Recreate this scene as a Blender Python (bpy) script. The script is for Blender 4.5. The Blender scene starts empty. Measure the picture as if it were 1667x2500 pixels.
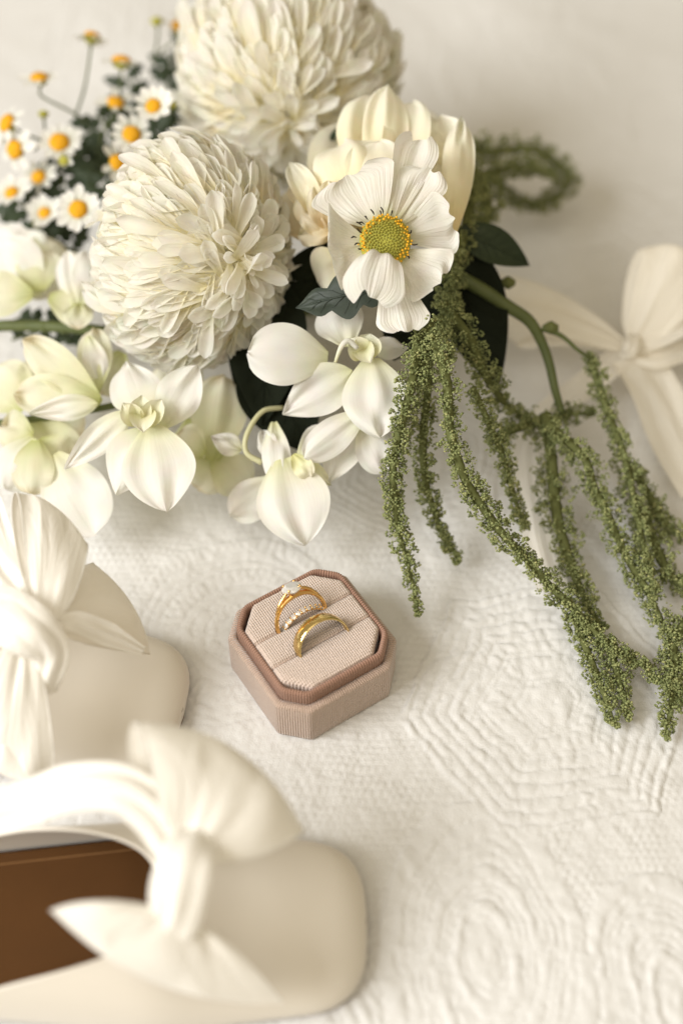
import bpy, math, random
import numpy as np
from mathutils import Vector, Matrix

random.seed(7)
rng = np.random.default_rng(11)
S = 0.01                      # everything below is written in centimetres, the scene is in metres
R_ = math.radians
scene = bpy.context.scene
col = scene.collection

# ------------------------------------------------------------------ camera
PITCH = 52.5
CAM = np.array([1.135, -29.7, 48.9])
cd = bpy.data.cameras.new('camera')
cam = bpy.data.objects.new('camera', cd)
col.objects.link(cam)
cam.location = Vector(CAM) * S
cam.rotation_euler = (R_(90 - PITCH), 0, 0)
cd.sensor_fit = 'VERTICAL'
cd.sensor_height = 36
cd.lens = 50
cd.clip_start = 0.01
cd.clip_end = 20
cd.dof.use_dof = True
cd.dof.focus_distance = 0.556
cd.dof.aperture_fstop = 2.8
scene.camera = cam

# ------------------------------------------------------------------ light
world = bpy.data.worlds.new('World')
scene.world = world
world.use_nodes = True
bg = world.node_tree.nodes['Background']
bg.inputs[0].default_value = (1.0, 0.835, 0.55, 1)
bg.inputs[1].default_value = 0.42


def area(name, loc, target, sx, sy, power, color):
    ld = bpy.data.lights.new(name, 'AREA')
    ld.shape = 'RECTANGLE'
    ld.size, ld.size_y = sx * S, sy * S
    ld.energy = power
    ld.color = color
    o = bpy.data.objects.new(name, ld)
    col.objects.link(o)
    o.location = Vector(loc) * S
    d = Vector(target) - Vector(loc)
    o.rotation_euler = d.to_track_quat('-Z', 'Y').to_euler()
    return o


area('window_light', (-124, -52, 110), (2, 5, 3), 95, 95, 39.5, (1.0, 1.0, 1.0))

area('added_top_fill', (5, -70, 165), (0, 8, 4), 150, 150, 9, (1.0, 0.92, 0.79))  # added fill lamp without a seen source, brightens the chrysanthemums from the front

scene.view_settings.view_transform = 'Standard'
scene.view_settings.look = 'None'
scene.view_settings.gamma = 1
scene.view_settings.use_curve_mapping = False
scene.view_settings.exposure = 0.03
scene.render.engine = 'CYCLES'
scene.cycles.use_denoising = True
scene.cycles.max_bounces = 12
scene.cycles.diffuse_bounces = 8
scene.cycles.transmission_bounces = 10
scene.cycles.transparent_max_bounces = 12
scene.cycles.caustics_reflective = False
scene.cycles.caustics_refractive = False

# ------------------------------------------------------------------ where a thing of the photograph stands
FW = np.array([0, math.cos(R_(PITCH)), -math.sin(R_(PITCH))])
RT = np.array([1.0, 0, 0])
UP = np.array([0, math.sin(R_(PITCH)), math.cos(R_(PITCH))])
FPX = 2500 * 50 / 36
TOCAM = -FW


def ray(px, py):
    return FW + RT * (px - 833.5) / FPX - UP * (py - 1250) / FPX


def U(px, py, z=0.0):         # the point at height z
    r = ray(px, py)
    return CAM + r * (z - CAM[2]) / r[2]


def Q(px, py, d):             # the point at depth d
    return CAM + ray(px, py) * d


def nrm(v):
    v = np.asarray(v, float)
    return v / (np.linalg.norm(v) + 1e-12)


# ------------------------------------------------------------------ noise for shapes
def hash2(ix, iy, seed):
    n = (ix.astype(np.int64) * 374761393 + iy.astype(np.int64) * 668265263 + seed * 974711) & 0x7fffffff
    n = ((n ^ (n >> 13)) * 1274126177) & 0x7fffffff
    n = n ^ (n >> 16)
    return (n & 0xffff) / 65535.0


def vnoise(x, y, seed=0):
    x = np.asarray(x, float); y = np.asarray(y, float)
    ix = np.floor(x); iy = np.floor(y)
    fx = x - ix; fy = y - iy
    fx = fx * fx * (3 - 2 * fx); fy = fy * fy * (3 - 2 * fy)
    a = hash2(ix, iy, seed); b = hash2(ix + 1, iy, seed)
    c = hash2(ix, iy + 1, seed); d = hash2(ix + 1, iy + 1, seed)
    return (a * (1 - fx) + b * fx) * (1 - fy) + (c * (1 - fx) + d * fx) * fy


# ------------------------------------------------------------------ mesh helpers
def make_mesh(name, verts, faces, uv=None, smooth=True, mat=None, colv=None):
    me = bpy.data.meshes.new(name)
    verts = np.asarray(verts, float) * S
    if isinstance(faces, np.ndarray):
        nf, k = faces.shape
        me.vertices.add(len(verts))
        me.vertices.foreach_set('co', verts.ravel())
        me.loops.add(nf * k)
        me.loops.foreach_set('vertex_index', faces.astype(np.int32).ravel())
        me.polygons.add(nf)
        me.polygons.foreach_set('loop_start', np.arange(0, nf * k, k, dtype=np.int32))
        me.polygons.foreach_set('loop_total', np.full(nf, k, dtype=np.int32))
        me.update(calc_edges=True)
    else:
        me.from_pydata([tuple(v) for v in verts], [], faces)
        me.update()
    if smooth:
        me.polygons.foreach_set('use_smooth', np.ones(len(me.polygons), dtype=bool))
    if uv is not None:
        l = me.uv_layers.new(name='UVMap')
        idx = np.empty(len(me.loops), dtype=np.int32)
        me.loops.foreach_get('vertex_index', idx)
        l.data.foreach_set('uv', np.asarray(uv, float)[idx].ravel())
    if colv is not None:
        a = me.attributes.new('var', 'FLOAT', 'POINT')
        a.data.foreach_set('value', np.asarray(colv, float))
    if mat:
        me.materials.append(mat)
    me.validate()
    return me


def link(name, me, parent=None, loc=(0, 0, 0), matrix=None):
    o = bpy.data.objects.new(name, me)
    col.objects.link(o)
    if parent:
        o.parent = parent
    if matrix is not None:
        o.matrix_basis = matrix
    else:
        o.location = Vector(loc) * S
    return o


class Thing:
    def __init__(self, name, label, cat, loc=(0, 0, 0), group=None):
        self.loc = np.asarray(loc, float)
        self.o = bpy.data.objects.new(name, None)
        self.o.empty_display_size = 0.01
        col.objects.link(self.o)
        self.o.location = Vector(self.loc) * S
        self.o['label'] = label
        self.o['category'] = cat
        if group:
            self.o['group'] = group

    def part(self, name, verts, faces, mat, uv=None, smooth=True, parent=None, colv=None, label=None, kind=None, solid=0):
        me = make_mesh(name, np.asarray(verts, float) - self.loc, faces, uv, smooth, mat, colv)
        o = link(name, me, parent or self.o)
        if label: o['label'] = label
        if kind: o['kind'] = kind
        if solid:
            m = o.modifiers.new('thickness', 'SOLIDIFY')
            m.thickness = solid * S
            m.offset = 0
        return o

    def surf(self, name, P, mat, close_u=False, parent=None, **k):
        v, f, uv = grid(P, close_u)
        return self.part(name, v, f, mat, uv=uv, parent=parent, **k)


def grid(P, close_u=False):
    nv, nu = P.shape[:2]
    i = np.arange(nv - 1)[:, None]
    m = nu if close_u else nu - 1
    j = np.arange(m)[None, :]
    j2 = (j + 1) % nu
    f = np.stack([i * nu + j, i * nu + j2, (i + 1) * nu + j2, (i + 1) * nu + j], -1).reshape(-1, 4)
    uu, vv = np.meshgrid(np.linspace(0, 1, nu), np.linspace(0, 1, nv))
    return P.reshape(-1, 3), f, np.stack([uu, vv], -1).reshape(-1, 2)


def merge(lst):
    vs, fs, uvs, n = [], [], [], 0
    for v, f, uv in lst:
        vs.append(v); fs.append(f + n); uvs.append(uv); n += len(v)
    return np.concatenate(vs), np.concatenate(fs), np.concatenate(uvs)


def spline(pts, n):
    P = np.asarray(pts, float)
    P = np.vstack([2 * P[0] - P[1], P, 2 * P[-1] - P[-2]])
    m = len(P) - 3
    t = np.linspace(0, m - 1e-6, n)
    k = t.astype(int); u = (t - k)[:, None]
    a, b, c, d = P[k], P[k + 1], P[k + 2], P[k + 3]
    return 0.5 * ((2 * b) + (c - a) * u + (2 * a - 5 * b + 4 * c - d) * u * u + (3 * b - a - 3 * c + d) * u ** 3)


def frames(C):
    T = np.gradient(C, axis=0)
    T /= np.linalg.norm(T, axis=1)[:, None] + 1e-12
    ref = np.array([0.31, 0.22, 0.93])
    N = np.cross(T, ref); N /= np.linalg.norm(N, axis=1)[:, None] + 1e-12
    return T, N, np.cross(T, N)


def tube(pts, r, n=24, seg=8, cap=True):
    C = spline(pts, n)
    T, N, B = frames(C)
    r = np.interp(np.linspace(0, 1, n), np.linspace(0, 1, len(np.atleast_1d(r))), np.atleast_1d(r)).copy()
    if cap:
        C = np.vstack([C[:1], C, C[-1:]]); N = np.vstack([N[:1], N, N[-1:]]); B = np.vstack([B[:1], B, B[-1:]])
        r = np.concatenate([[0], r, [0]])
    a = np.linspace(0, 2 * math.pi, seg, endpoint=False)
    return C[:, None] + r[:, None, None] * (np.cos(a)[None, :, None] * N[:, None] + np.sin(a)[None, :, None] * B[:, None])


def width_profile(v, kind):
    if kind == 'spoon':   return (0.42 + 0.58 * np.clip(v / 0.65, 0, 1) ** 1.3) * np.sqrt(np.clip(1.02 - np.clip((v - 0.74) / 0.26, 0, 1) ** 2.3, 0, 1))
    if kind == 'round':   return (0.22 + 0.78 * np.sin(np.clip(v / 0.58, 0, 1) * math.pi / 2)) * np.sqrt(np.clip(1.004 - np.clip((v - 0.55) / 0.45, 0, 1) ** 2.2, 0, 1))
    if kind == 'soft':    return (0.25 + 0.75 * np.sin(np.clip(v / 0.5, 0, 1) * math.pi / 2)) * np.clip(1 - np.clip((v - 0.5) / 0.5, 0, 1) ** 1.9, 0, 1) ** 0.8
    if kind == 'point':   return np.clip(np.sin(v ** 0.8 * math.pi * 0.985 + 0.03), 0, 1) ** 0.9
    if kind == 'fan':     return (0.16 + 0.84 * np.clip(v * 1.25, 0, 1) ** 0.85) * np.clip(1 - np.clip((v - 0.8) / 0.235, 0, 1) ** 2, 0, 1) ** 0.5
    if kind == 'strap':   return np.ones_like(v)
    return np.sin(v * math.pi)


def petal(base, tip, width, up=None, bow=0.0, cup=0.0, kind='round', nv=12, nu=9, ripple=0.0, rk=3.0, notch=0.0, curl=0.0, seed=0, twist=0.0, edge=0.0, ruffle=0.0):
    base = np.asarray(base, float); tip = np.asarray(tip, float)
    ax = tip - base
    L = np.linalg.norm(ax)
    up = TOCAM if up is None else nrm(up)
    side = nrm(np.cross(ax, up))
    nn = nrm(np.cross(side, ax))
    v = np.linspace(0, 1, nv)[:, None]
    u = np.linspace(-1, 1, nu)[None, :]
    w = width_profile(v, kind) * width / 2
    nz = (vnoise(u * 2.3 + seed * 7.1 + 0 * v, v * 2.1 + seed * 3.7 + 0 * u, seed) - 0.5)
    a = v + notch * (np.cos(u * rk * math.pi) * 0.5 + (hash2(np.floor((u + 1) * rk * 0.8), 0 * u, seed + 5) - 0.5)) * np.clip((v - 0.6) / 0.4, 0, 1) ** 2 * (1 - 0.3 * u ** 2)
    z = bow * 4 * v * (1 - v) + cup * u ** 2 * (w / (width / 2 + 1e-9)) ** 1 + ripple * np.cos(u * rk * math.pi + seed) * np.clip(v * 1.4, 0, 1) + edge * nz * (0.3 + v)
    z = z + ruffle * np.abs(u) ** 2.5 * np.sin(v * 11 + seed + 2.5 * np.sign(u)) * np.clip(v * 2, 0, 1)
    z = z - curl * np.clip((v - 0.55) / 0.45, 0, 1) ** 2
    ca, sa = np.cos(twist * v), np.sin(twist * v)
    sx = u * w
    return base + ax * a[..., None] + side * (sx * ca)[..., None] + nn * (z + sx * sa)[..., None]


# ------------------------------------------------------------------ materials
def newmat(name):
    m = bpy.data.materials.new(name)
    m.use_nodes = True
    nt = m.node_tree
    return m, nt, nt.nodes['Principled BSDF'], nt.nodes['Material Output']


def N(nt, t, **k):
    n = nt.nodes.new(t)
    for a, b in k.items():
        setattr(n, a, b)
    return n


def ramp(nt, stops):
    r = N(nt, 'ShaderNodeValToRGB')
    e = r.color_ramp.elements
    while len(e) < len(stops): e.new(0.5)
    for x, (p, c) in zip(e, stops):
        x.position = p; x.color = (*c, 1)
    return r


def mixc(nt, fac, a, b, blend='MIX'):
    m = N(nt, 'ShaderNodeMix', data_type='RGBA', blend_type=blend)
    for s, val in ((0, fac), (6, a), (7, b)):
        if hasattr(val, 'is_linked') or hasattr(val, 'links'):
            nt.links.new(val, m.inputs[s])
        elif s == 0:
            m.inputs[0].default_value = val
        else:
            m.inputs[s].default_value = (*val, 1)
    return m.outputs[2]


def petal_mat(name, stops, trans=0.35, rough=0.5, vein=0.25, spec=0.25, veinscale=26):
    m, nt, p, out = newmat(name)
    uv = N(nt, 'ShaderNodeUVMap')
    sep = N(nt, 'ShaderNodeSeparateXYZ'); nt.links.new(uv.outputs[0], sep.inputs[0])
    r = ramp(nt, stops); nt.links.new(sep.outputs[1], r.inputs[0])
    oi = N(nt, 'ShaderNodeObjectInfo')
    var = N(nt, 'ShaderNodeMapRange'); nt.links.new(oi.outputs['Random'], var.inputs[0])
    var.inputs[3].default_value = 0.94; var.inputs[4].default_value = 1.03
    cc = N(nt, 'ShaderNodeVectorMath', operation='SCALE'); nt.links.new(r.outputs[0], cc.inputs[0]); nt.links.new(var.outputs[0], cc.inputs[3])
    no = N(nt, 'ShaderNodeTexNoise'); no.inputs['Scale'].default_value = 160; no.inputs['Detail'].default_value = 3
    tc = N(nt, 'ShaderNodeTexCoord'); nt.links.new(tc.outputs['Object'], no.inputs['Vector'])
    c2 = mixc(nt, 0.10, cc.outputs[0], no.outputs[1], 'MULTIPLY')
    nt.links.new(c2, p.inputs['Base Color'])
    p.inputs['Roughness'].default_value = rough
    p.inputs['Specular IOR Level'].default_value = spec
    mp = N(nt, 'ShaderNodeMapping'); nt.links.new(uv.outputs[0], mp.inputs[0]); mp.inputs['Scale'].default_value = (veinscale, 1.3, 1)
    n2 = N(nt, 'ShaderNodeTexNoise'); nt.links.new(mp.outputs[0], n2.inputs['Vector']); n2.inputs['Scale'].default_value = 1.0
    b = N(nt, 'ShaderNodeBump'); b.inputs['Strength'].default_value = vein; b.inputs['Distance'].default_value = 0.0012
    nt.links.new(n2.outputs[0], b.inputs['Height']); nt.links.new(b.outputs[0], p.inputs['Normal'])
    t = N(nt, 'ShaderNodeBsdfTranslucent'); nt.links.new(c2, t.inputs[0]); nt.links.new(b.outputs[0], t.inputs[1])
    ms = N(nt, 'ShaderNodeMixShader'); ms.inputs[0].default_value = trans
    nt.links.new(p.outputs[0], ms.inputs[1]); nt.links.new(t.outputs[0], ms.inputs[2]); nt.links.new(ms.outputs[0], out.inputs[0])
    return m


def cloth_mat(name, colr, rough=0.8, sheen=0.3, scale=900, strength=0.25, dist=0.0004, weave=None, spec=0.2, sheer=0.0, colvar=0.1, bigvar=40, trans=0.0, uvw=False, wdark=0.18, wrinkle=0.0):
    m, nt, p, out = newmat(name)
    tc = N(nt, 'ShaderNodeTexCoord')
    no = N(nt, 'ShaderNodeTexNoise'); no.inputs['Scale'].default_value = scale; no.inputs['Detail'].default_value = 2
    nt.links.new(tc.outputs['Object'], no.inputs['Vector'])
    nb = N(nt, 'ShaderNodeTexNoise'); nb.inputs['Scale'].default_value = bigvar; nb.inputs['Detail'].default_value = 4
    nt.links.new(tc.outputs['Object'], nb.inputs['Vector'])
    h = no.outputs[0]
    c1 = mixc(nt, nb.outputs[0], tuple(c * (1 - colvar) for c in colr), tuple(min(1, c * (1 + colvar)) for c in colr))
    if weave:
        ws = []
        for ax, sc in weave:
            w = N(nt, 'ShaderNodeTexWave', wave_type='BANDS', bands_direction=ax)
            w.inputs['Scale'].default_value = sc; w.inputs['Distortion'].default_value = 1.2; w.inputs['Detail'].default_value = 2
            w.inputs['Detail Scale'].default_value = 2.0
            nt.links.new(tc.outputs['UV' if uvw else 'Object'], w.inputs['Vector'])
            ws.append(w.outputs['Fac'])
        s = ws[0]
        for w in ws[1:]:
            a = N(nt, 'ShaderNodeMath', operation='ADD'); nt.links.new(s, a.inputs[0]); nt.links.new(w, a.inputs[1]); s = a.outputs[0]
        a = N(nt, 'ShaderNodeMath', operation='ADD'); nt.links.new(s, a.inputs[0]); nt.links.new(h, a.inputs[1]); h = a.outputs[0]
        c1 = mixc(nt, no.outputs[0], mixc(nt, 0.30, c1, tuple(c * 0.5 for c in colr)), c1)
        c1 = mixc(nt, ws[0], mixc(nt, wdark, c1, tuple(c * 0.3 for c in colr)), c1)  # shade in the grooves between ribs is put into the colour
    nt.links.new(c1, p.inputs['Base Color'])
    p.inputs['Roughness'].default_value = rough
    p.inputs['Specular IOR Level'].default_value = spec
    p.inputs['Sheen Weight'].default_value = sheen
    p.inputs['Sheen Roughness'].default_value = 0.4
    b = N(nt, 'ShaderNodeBump'); b.inputs['Strength'].default_value = strength; b.inputs['Distance'].default_value = dist
    nt.links.new(h, b.inputs['Height']); nt.links.new(b.outputs[0], p.inputs['Normal'])
    if wrinkle:                     # soft creases that run along the cloth
        mw = N(nt, 'ShaderNodeMapping'); nt.links.new(tc.outputs['UV'], mw.inputs[0]); mw.inputs['Scale'].default_value = (4.5, 3.0, 1)
        nw = N(nt, 'ShaderNodeTexNoise'); nw.inputs['Scale'].default_value = 1.0; nw.inputs['Detail'].default_value = 3; nw.inputs['Distortion'].default_value = 0.8
        nt.links.new(mw.outputs[0], nw.inputs['Vector'])
        bw = N(nt, 'ShaderNodeBump'); bw.inputs['Strength'].default_value = wrinkle; bw.inputs['Distance'].default_value = 0.004
        nt.links.new(nw.outputs[0], bw.inputs['Height']); nt.links.new(bw.outputs[0], b.inputs['Normal'])
    last = p.outputs[0]
    if trans:
        t = N(nt, 'ShaderNodeBsdfTranslucent'); nt.links.new(c1, t.inputs[0])
        ms = N(nt, 'ShaderNodeMixShader'); ms.inputs[0].default_value = trans
        nt.links.new(last, ms.inputs[1]); nt.links.new(t.outputs[0], ms.inputs[2]); last = ms.outputs[0]
    if sheer:
        t = N(nt, 'ShaderNodeBsdfTransparent')
        ms = N(nt, 'ShaderNodeMixShader'); ms.inputs[0].default_value = sheer
        nt.links.new(last, ms.inputs[1]); nt.links.new(t.outputs[0], ms.inputs[2]); last = ms.outputs[0]
    nt.links.new(last, out.inputs[0])
    return m


def leaf_mat(name, c0, c1, rough=0.55, trans=0.12, scale=120):
    m, nt, p, out = newmat(name)
    tc = N(nt, 'ShaderNodeTexCoord')
    no = N(nt, 'ShaderNodeTexNoise'); no.inputs['Scale'].default_value = scale; no.inputs['Detail'].default_value = 4
    nt.links.new(tc.outputs['Object'], no.inputs['Vector'])
    c = mixc(nt, no.outputs[0], c0, c1)
    nt.links.new(c, p.inputs['Base Color'])
    p.inputs['Roughness'].default_value = rough
    p.inputs['Specular IOR Level'].default_value = 0.12 if rough > 0.6 else 0.3
    b = N(nt, 'ShaderNodeBump'); b.inputs['Strength'].default_value = 0.4; b.inputs['Distance'].default_value = 0.0008
    nt.links.new(no.outputs[0], b.inputs['Height']); nt.links.new(b.outputs[0], p.inputs['Normal'])
    t = N(nt, 'ShaderNodeBsdfTranslucent'); nt.links.new(c, t.inputs[0])
    ms = N(nt, 'ShaderNodeMixShader'); ms.inputs[0].default_value = trans
    nt.links.new(p.outputs[0], ms.inputs[1]); nt.links.new(t.outputs[0], ms.inputs[2]); nt.links.new(ms.outputs[0], out.inputs[0])
    return m


def var_mat(name, stops, rough=0.6, trans=0.0, spec=0.3):
    m, nt, p, out = newmat(name)
    at = N(nt, 'ShaderNodeAttribute'); at.attribute_name = 'var'
    r = ramp(nt, stops); nt.links.new(at.outputs['Fac'], r.inputs[0])
    nt.links.new(r.outputs[0], p.inputs['Base Color'])
    p.inputs['Roughness'].default_value = rough
    p.inputs['Specular IOR Level'].default_value = spec
    return m


def metal_mat(name, c, rough):
    m, nt, p, out = newmat(name)
    p.inputs['Base Color'].default_value = (*c, 1)
    p.inputs['Metallic'].default_value = 1
    no = N(nt, 'ShaderNodeTexNoise'); no.inputs['Scale'].default_value = 500
    tc = N(nt, 'ShaderNodeTexCoord'); nt.links.new(tc.outputs['Object'], no.inputs['Vector'])
    mr = N(nt, 'ShaderNodeMapRange'); nt.links.new(no.outputs[0], mr.inputs[0])
    mr.inputs[3].default_value = rough * 0.7; mr.inputs[4].default_value = rough * 1.4
    nt.links.new(mr.outputs[0], p.inputs['Roughness'])
    return m


M = {}
M['quilt'] = cloth_mat('white_cotton', (0.665, 0.656, 0.638), rough=0.9, sheen=0.15, scale=1500, strength=0.5, dist=0.0003, colvar=0.025, bigvar=60, spec=0.1)
M['mum'] = petal_mat('chrysanthemum_petal', [(0.0, (0.95, 0.88, 0.62)), (0.25, (0.96, 0.925, 0.77)), (0.55, (0.97, 0.952, 0.865)), (1.0, (0.97, 0.96, 0.91))], trans=0.58, vein=0.3, veinscale=9)
M['cosmos'] = petal_mat('cosmos_petal', [(0.0, (0.62, 0.60, 0.28)), (0.25, (0.82, 0.79, 0.66)), (0.5, (0.86, 0.835, 0.76)), (1.0, (0.87, 0.85, 0.79))], trans=0.32, vein=0.65, veinscale=22, rough=0.65, spec=0.12)
M['rose'] = petal_mat('rose_petal', [(0.0, (0.88, 0.72, 0.36)), (0.4, (0.91, 0.84, 0.60)), (0.75, (0.92, 0.89, 0.74)), (1.0, (0.92, 0.905, 0.81))], trans=0.35, vein=0.25, veinscale=8)
M['peach'] = petal_mat('peach_petal', [(0.0, (0.88, 0.66, 0.32)), (0.5, (0.91, 0.82, 0.60)), (1.0, (0.92, 0.88, 0.75))], trans=0.35, vein=0.25, veinscale=8)
M['orchid'] = petal_mat('orchid_petal', [(0.0, (0.70, 0.70, 0.42)), (0.18, (0.80, 0.79, 0.62)), (0.45, (0.85, 0.83, 0.77)), (1.0, (0.90, 0.885, 0.84))], trans=0.36, rough=0.6, vein=0.16, veinscale=14, spec=0.15)
M['orchid_green'] = petal_mat('greenish_orchid_petal', [(0.0, (0.52, 0.54, 0.22)), (0.35, (0.74, 0.73, 0.50)), (0.85, (0.83, 0.81, 0.66)), (1.0, (0.80, 0.72, 0.52))], trans=0.40, rough=0.6, vein=0.16, veinscale=14, spec=0.12)
M['throat'] = petal_mat('orchid_throat', [(0.0, (0.62, 0.60, 0.26)), (0.5, (0.78, 0.76, 0.50)), (1.0, (0.86, 0.84, 0.70))], trans=0.3)
M['daisy'] = petal_mat('daisy_petal', [(0.0, (0.78, 0.78, 0.60)), (0.3, (0.86, 0.85, 0.80)), (1.0, (0.88, 0.87, 0.83))], trans=0.3, vein=0.2, veinscale=6)
M['yellow'] = leaf_mat('daisy_disc_yellow', (0.74, 0.40, 0.025), (0.56, 0.24, 0.01), rough=0.8, trans=0.0, scale=500)
M['bud'] = leaf_mat('bud_green', (0.30, 0.30, 0.05), (0.46, 0.42, 0.08), rough=0.7, trans=0.0, scale=300)
M['darkleaf'] = leaf_mat('dark_leaf', (0.018, 0.030, 0.014), (0.045, 0.062, 0.028))
M['blueleaf'] = leaf_mat('blue_green_leaf', (0.022, 0.032, 0.025), (0.055, 0.068, 0.05), rough=0.5)
M['shadefill'] = leaf_mat('painted_shade_leaf', (0.006, 0.008, 0.004), (0.012, 0.015, 0.008), trans=0.0, rough=0.9)  # near-black colour stands in for the shadow inside the bouquet
M['stem'] = leaf_mat('green_stem', (0.07, 0.09, 0.028), (0.13, 0.15, 0.05), rough=0.5)
M['palestem'] = leaf_mat('pale_stem', (0.47, 0.46, 0.25), (0.58, 0.56, 0.36), rough=0.4)
M['amaranth'] = var_mat('amaranth_floret', [(0.0, (0.10, 0.12, 0.042)), (0.35, (0.20, 0.225, 0.085)), (0.75, (0.31, 0.325, 0.135)), (1.0, (0.44, 0.42, 0.18))], rough=0.7)
M['amaranth_core'] = leaf_mat('amaranth_core', (0.10, 0.115, 0.04), (0.17, 0.18, 0.065), rough=0.8, scale=600)
M['discfl'] = var_mat('cosmos_disc_floret', [(0.0, (0.22, 0.21, 0.035)), (0.55, (0.33, 0.29, 0.04)), (0.7, (0.62, 0.33, 0.02)), (1.0, (0.78, 0.42, 0.02))], rough=0.55)
M['stamen'] = leaf_mat('dark_stamen', (0.012, 0.008, 0.006), (0.03, 0.02, 0.012), trans=0.0)
M['gold'] = metal_mat('polished_gold', (0.80, 0.61, 0.27), 0.09)
M['rosegold'] = metal_mat('warm_gold', (0.86, 0.53, 0.20), 0.13)
M['velvet'] = cloth_mat('blush_velvet', (0.82, 0.66, 0.56), rough=0.75, sheen=0.5, scale=1200, strength=0.9, dist=0.0004, weave=(('X', 3.4), ('Y', 3.0)), wdark=0.24, colvar=0.07, uvw=True)
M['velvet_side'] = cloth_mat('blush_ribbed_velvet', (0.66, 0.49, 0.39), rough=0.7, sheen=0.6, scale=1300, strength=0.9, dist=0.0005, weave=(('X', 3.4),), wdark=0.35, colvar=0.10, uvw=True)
M['collar'] = cloth_mat('rose_grosgrain', (0.42, 0.245, 0.175), rough=0.8, sheen=0.25, scale=1500, strength=0.4, dist=0.0002, colvar=0.06, weave=(('X', 51.84),), uvw=True, wdark=0.6)
M['ivory'] = cloth_mat('ivory_satin_upper', (0.655, 0.605, 0.525), rough=0.38, sheen=0.25, scale=2500, strength=0.12, dist=0.0001, colvar=0.02, spec=0.35)
M['bow'] = cloth_mat('ivory_satin_bow', (0.86, 0.83, 0.765), rough=0.32, sheen=0.15, wrinkle=0.35, scale=2500, strength=0.12, dist=0.0001, colvar=0.02, spec=0.4, trans=0.18)
M['sheer'] = cloth_mat('sheer_ivory_bow', (0.88, 0.84, 0.76), rough=0.42, sheen=0.2, wrinkle=0.3, scale=2500, strength=0.15, dist=0.0001, colvar=0.02, sheer=0.22, trans=0.3)
M['ribbon'] = cloth_mat('sheer_silk_ribbon', (0.90, 0.86, 0.77), rough=0.45, sheen=0.2, wrinkle=0.5, scale=2000, strength=0.2, dist=0.0001, colvar=0.04, sheer=0.14, trans=0.25)
M['insole'] = cloth_mat('tan_leather', (0.074, 0.031, 0.008), rough=0.6, sheen=0.0, scale=900, strength=0.25, dist=0.0002, colvar=0.22, spec=0.12)
M['sole'] = cloth_mat('brown_sole', (0.13, 0.065, 0.03), rough=0.6, sheen=0.0, scale=700, strength=0.3, dist=0.0002, colvar=0.15)
M['stitch'] = cloth_mat('tan_thread', (0.20, 0.10, 0.035), rough=0.8, sheen=0.1, scale=3000, strength=0.3)
gm, gnt, gp, gout = newmat('cut_stone')
gl = N(gnt, 'ShaderNodeBsdfGlass'); gl.inputs['IOR'].default_value = 2.0; gl.inputs['Roughness'].default_value = 0.0
gl.inputs['Color'].default_value = (1, 0.985, 0.96, 1)
gs = N(gnt, 'ShaderNodeBsdfGlossy'); gs.inputs['Roughness'].default_value = 0.03; gs.inputs['Color'].default_value = (1, 0.98, 0.95, 1)
gmx = N(gnt, 'ShaderNodeMixShader'); gmx.inputs[0].default_value = 0.50
gnt.links.new(gl.outputs[0], gmx.inputs[1]); gnt.links.new(gs.outputs[0], gmx.inputs[2]); gdf = N(gnt, 'ShaderNodeBsdfDiffuse'); gdf.inputs[0].default_value = (0.95, 0.94, 0.92, 1)
gm2 = N(gnt, 'ShaderNodeMixShader'); gm2.inputs[0].default_value = 0.38  # white diffuse share painted in for the brightness of dispersed light
gnt.links.new(gmx.outputs[0], gm2.inputs[1]); gnt.links.new(gdf.outputs[0], gm2.inputs[2]); gnt.links.new(gm2.outputs[0], gout.inputs[0])
M['stone'] = gm

# ------------------------------------------------------------------ the quilted bedspread (real relief)
def puff(d, grooves, amps):
    """height of a band of stuffed cloth between stitched grooves"""
    h = np.zeros_like(d)
    for a, b, k in zip(grooves[:-1], grooves[1:], amps):
        m = (d >= a) & (d < b)
        t = (d[m] - a) / (b - a)
        w = np.minimum(t, 1 - t) * (b - a)
        h[m] = k * (0.72 * (1 - np.exp(-w / 0.055)) + 0.28 * np.clip(4 * t * (1 - t), 0, 1))
    return h


def hexd(x, y, rot):
    c, s = math.cos(rot), math.sin(rot)
    X, Y = c * x - s * y, s * x + c * y
    k = math.sqrt(3) / 2
    return np.maximum.reduce([np.abs(X), np.abs(X * 0.5 + Y * k), np.abs(X * 0.5 - Y * k)]), np.arctan2(Y, X)


def perim(ang, d, step):          # radial stitches
    n = np.maximum(np.round(2 * math.pi * d / step / 6) * 6, 6)
    t = (ang / (2 * math.pi) * n) % 1.0
    return np.clip(4 * t * (1 - t), 0, 1) ** 0.5


MED = [('hex', U(1340, 1712)[:2], 0.42, 5.2), ('arch', U(1180, 2330)[:2], 0.05, 4.6), ('arch', U(1650, 2440)[:2], -0.2, 3.6),
       ('round', U(585, 1545)[:2], 0.0, 4.8), ('hex', U(1190, 1190)[:2] + np.array([-3.5, 1.5]), 0.1, 4.2), ('hex', U(720, 2620)[:2], 0.42, 4.6),
       ('hex', U(1480, 640)[:2], 0.3, 6.0), ('round', U(1320, 180)[:2], 0.0, 6.0), ('hex', U(240, 60)[:2], 0.2, 6.0), ('round', U(120, 420)[:2], 0.0, 5.0),
       ('round', U(250, 2000)[:2], 0.0, 5.0), ('arch', U(1700, 1150)[:2], 0.3, 4.4)]
GROOVE_HEX = np.array([0, 0.95, 1.2, 1.45, 2.15, 2.4, 2.9, 3.4, 3.9, 4.4, 4.9, 5.4])
GROOVE_ARC = np.array([0, 0.75, 1.0, 1.5, 1.75, 2.0, 2.5, 2.8, 3.1, 3.6, 4.6])
GROOVE_RND = np.array([0, 0.9, 1.5, 2.0, 2.5, 3.3, 3.7, 4.1, 4.8, 5.4, 6.0])


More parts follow.
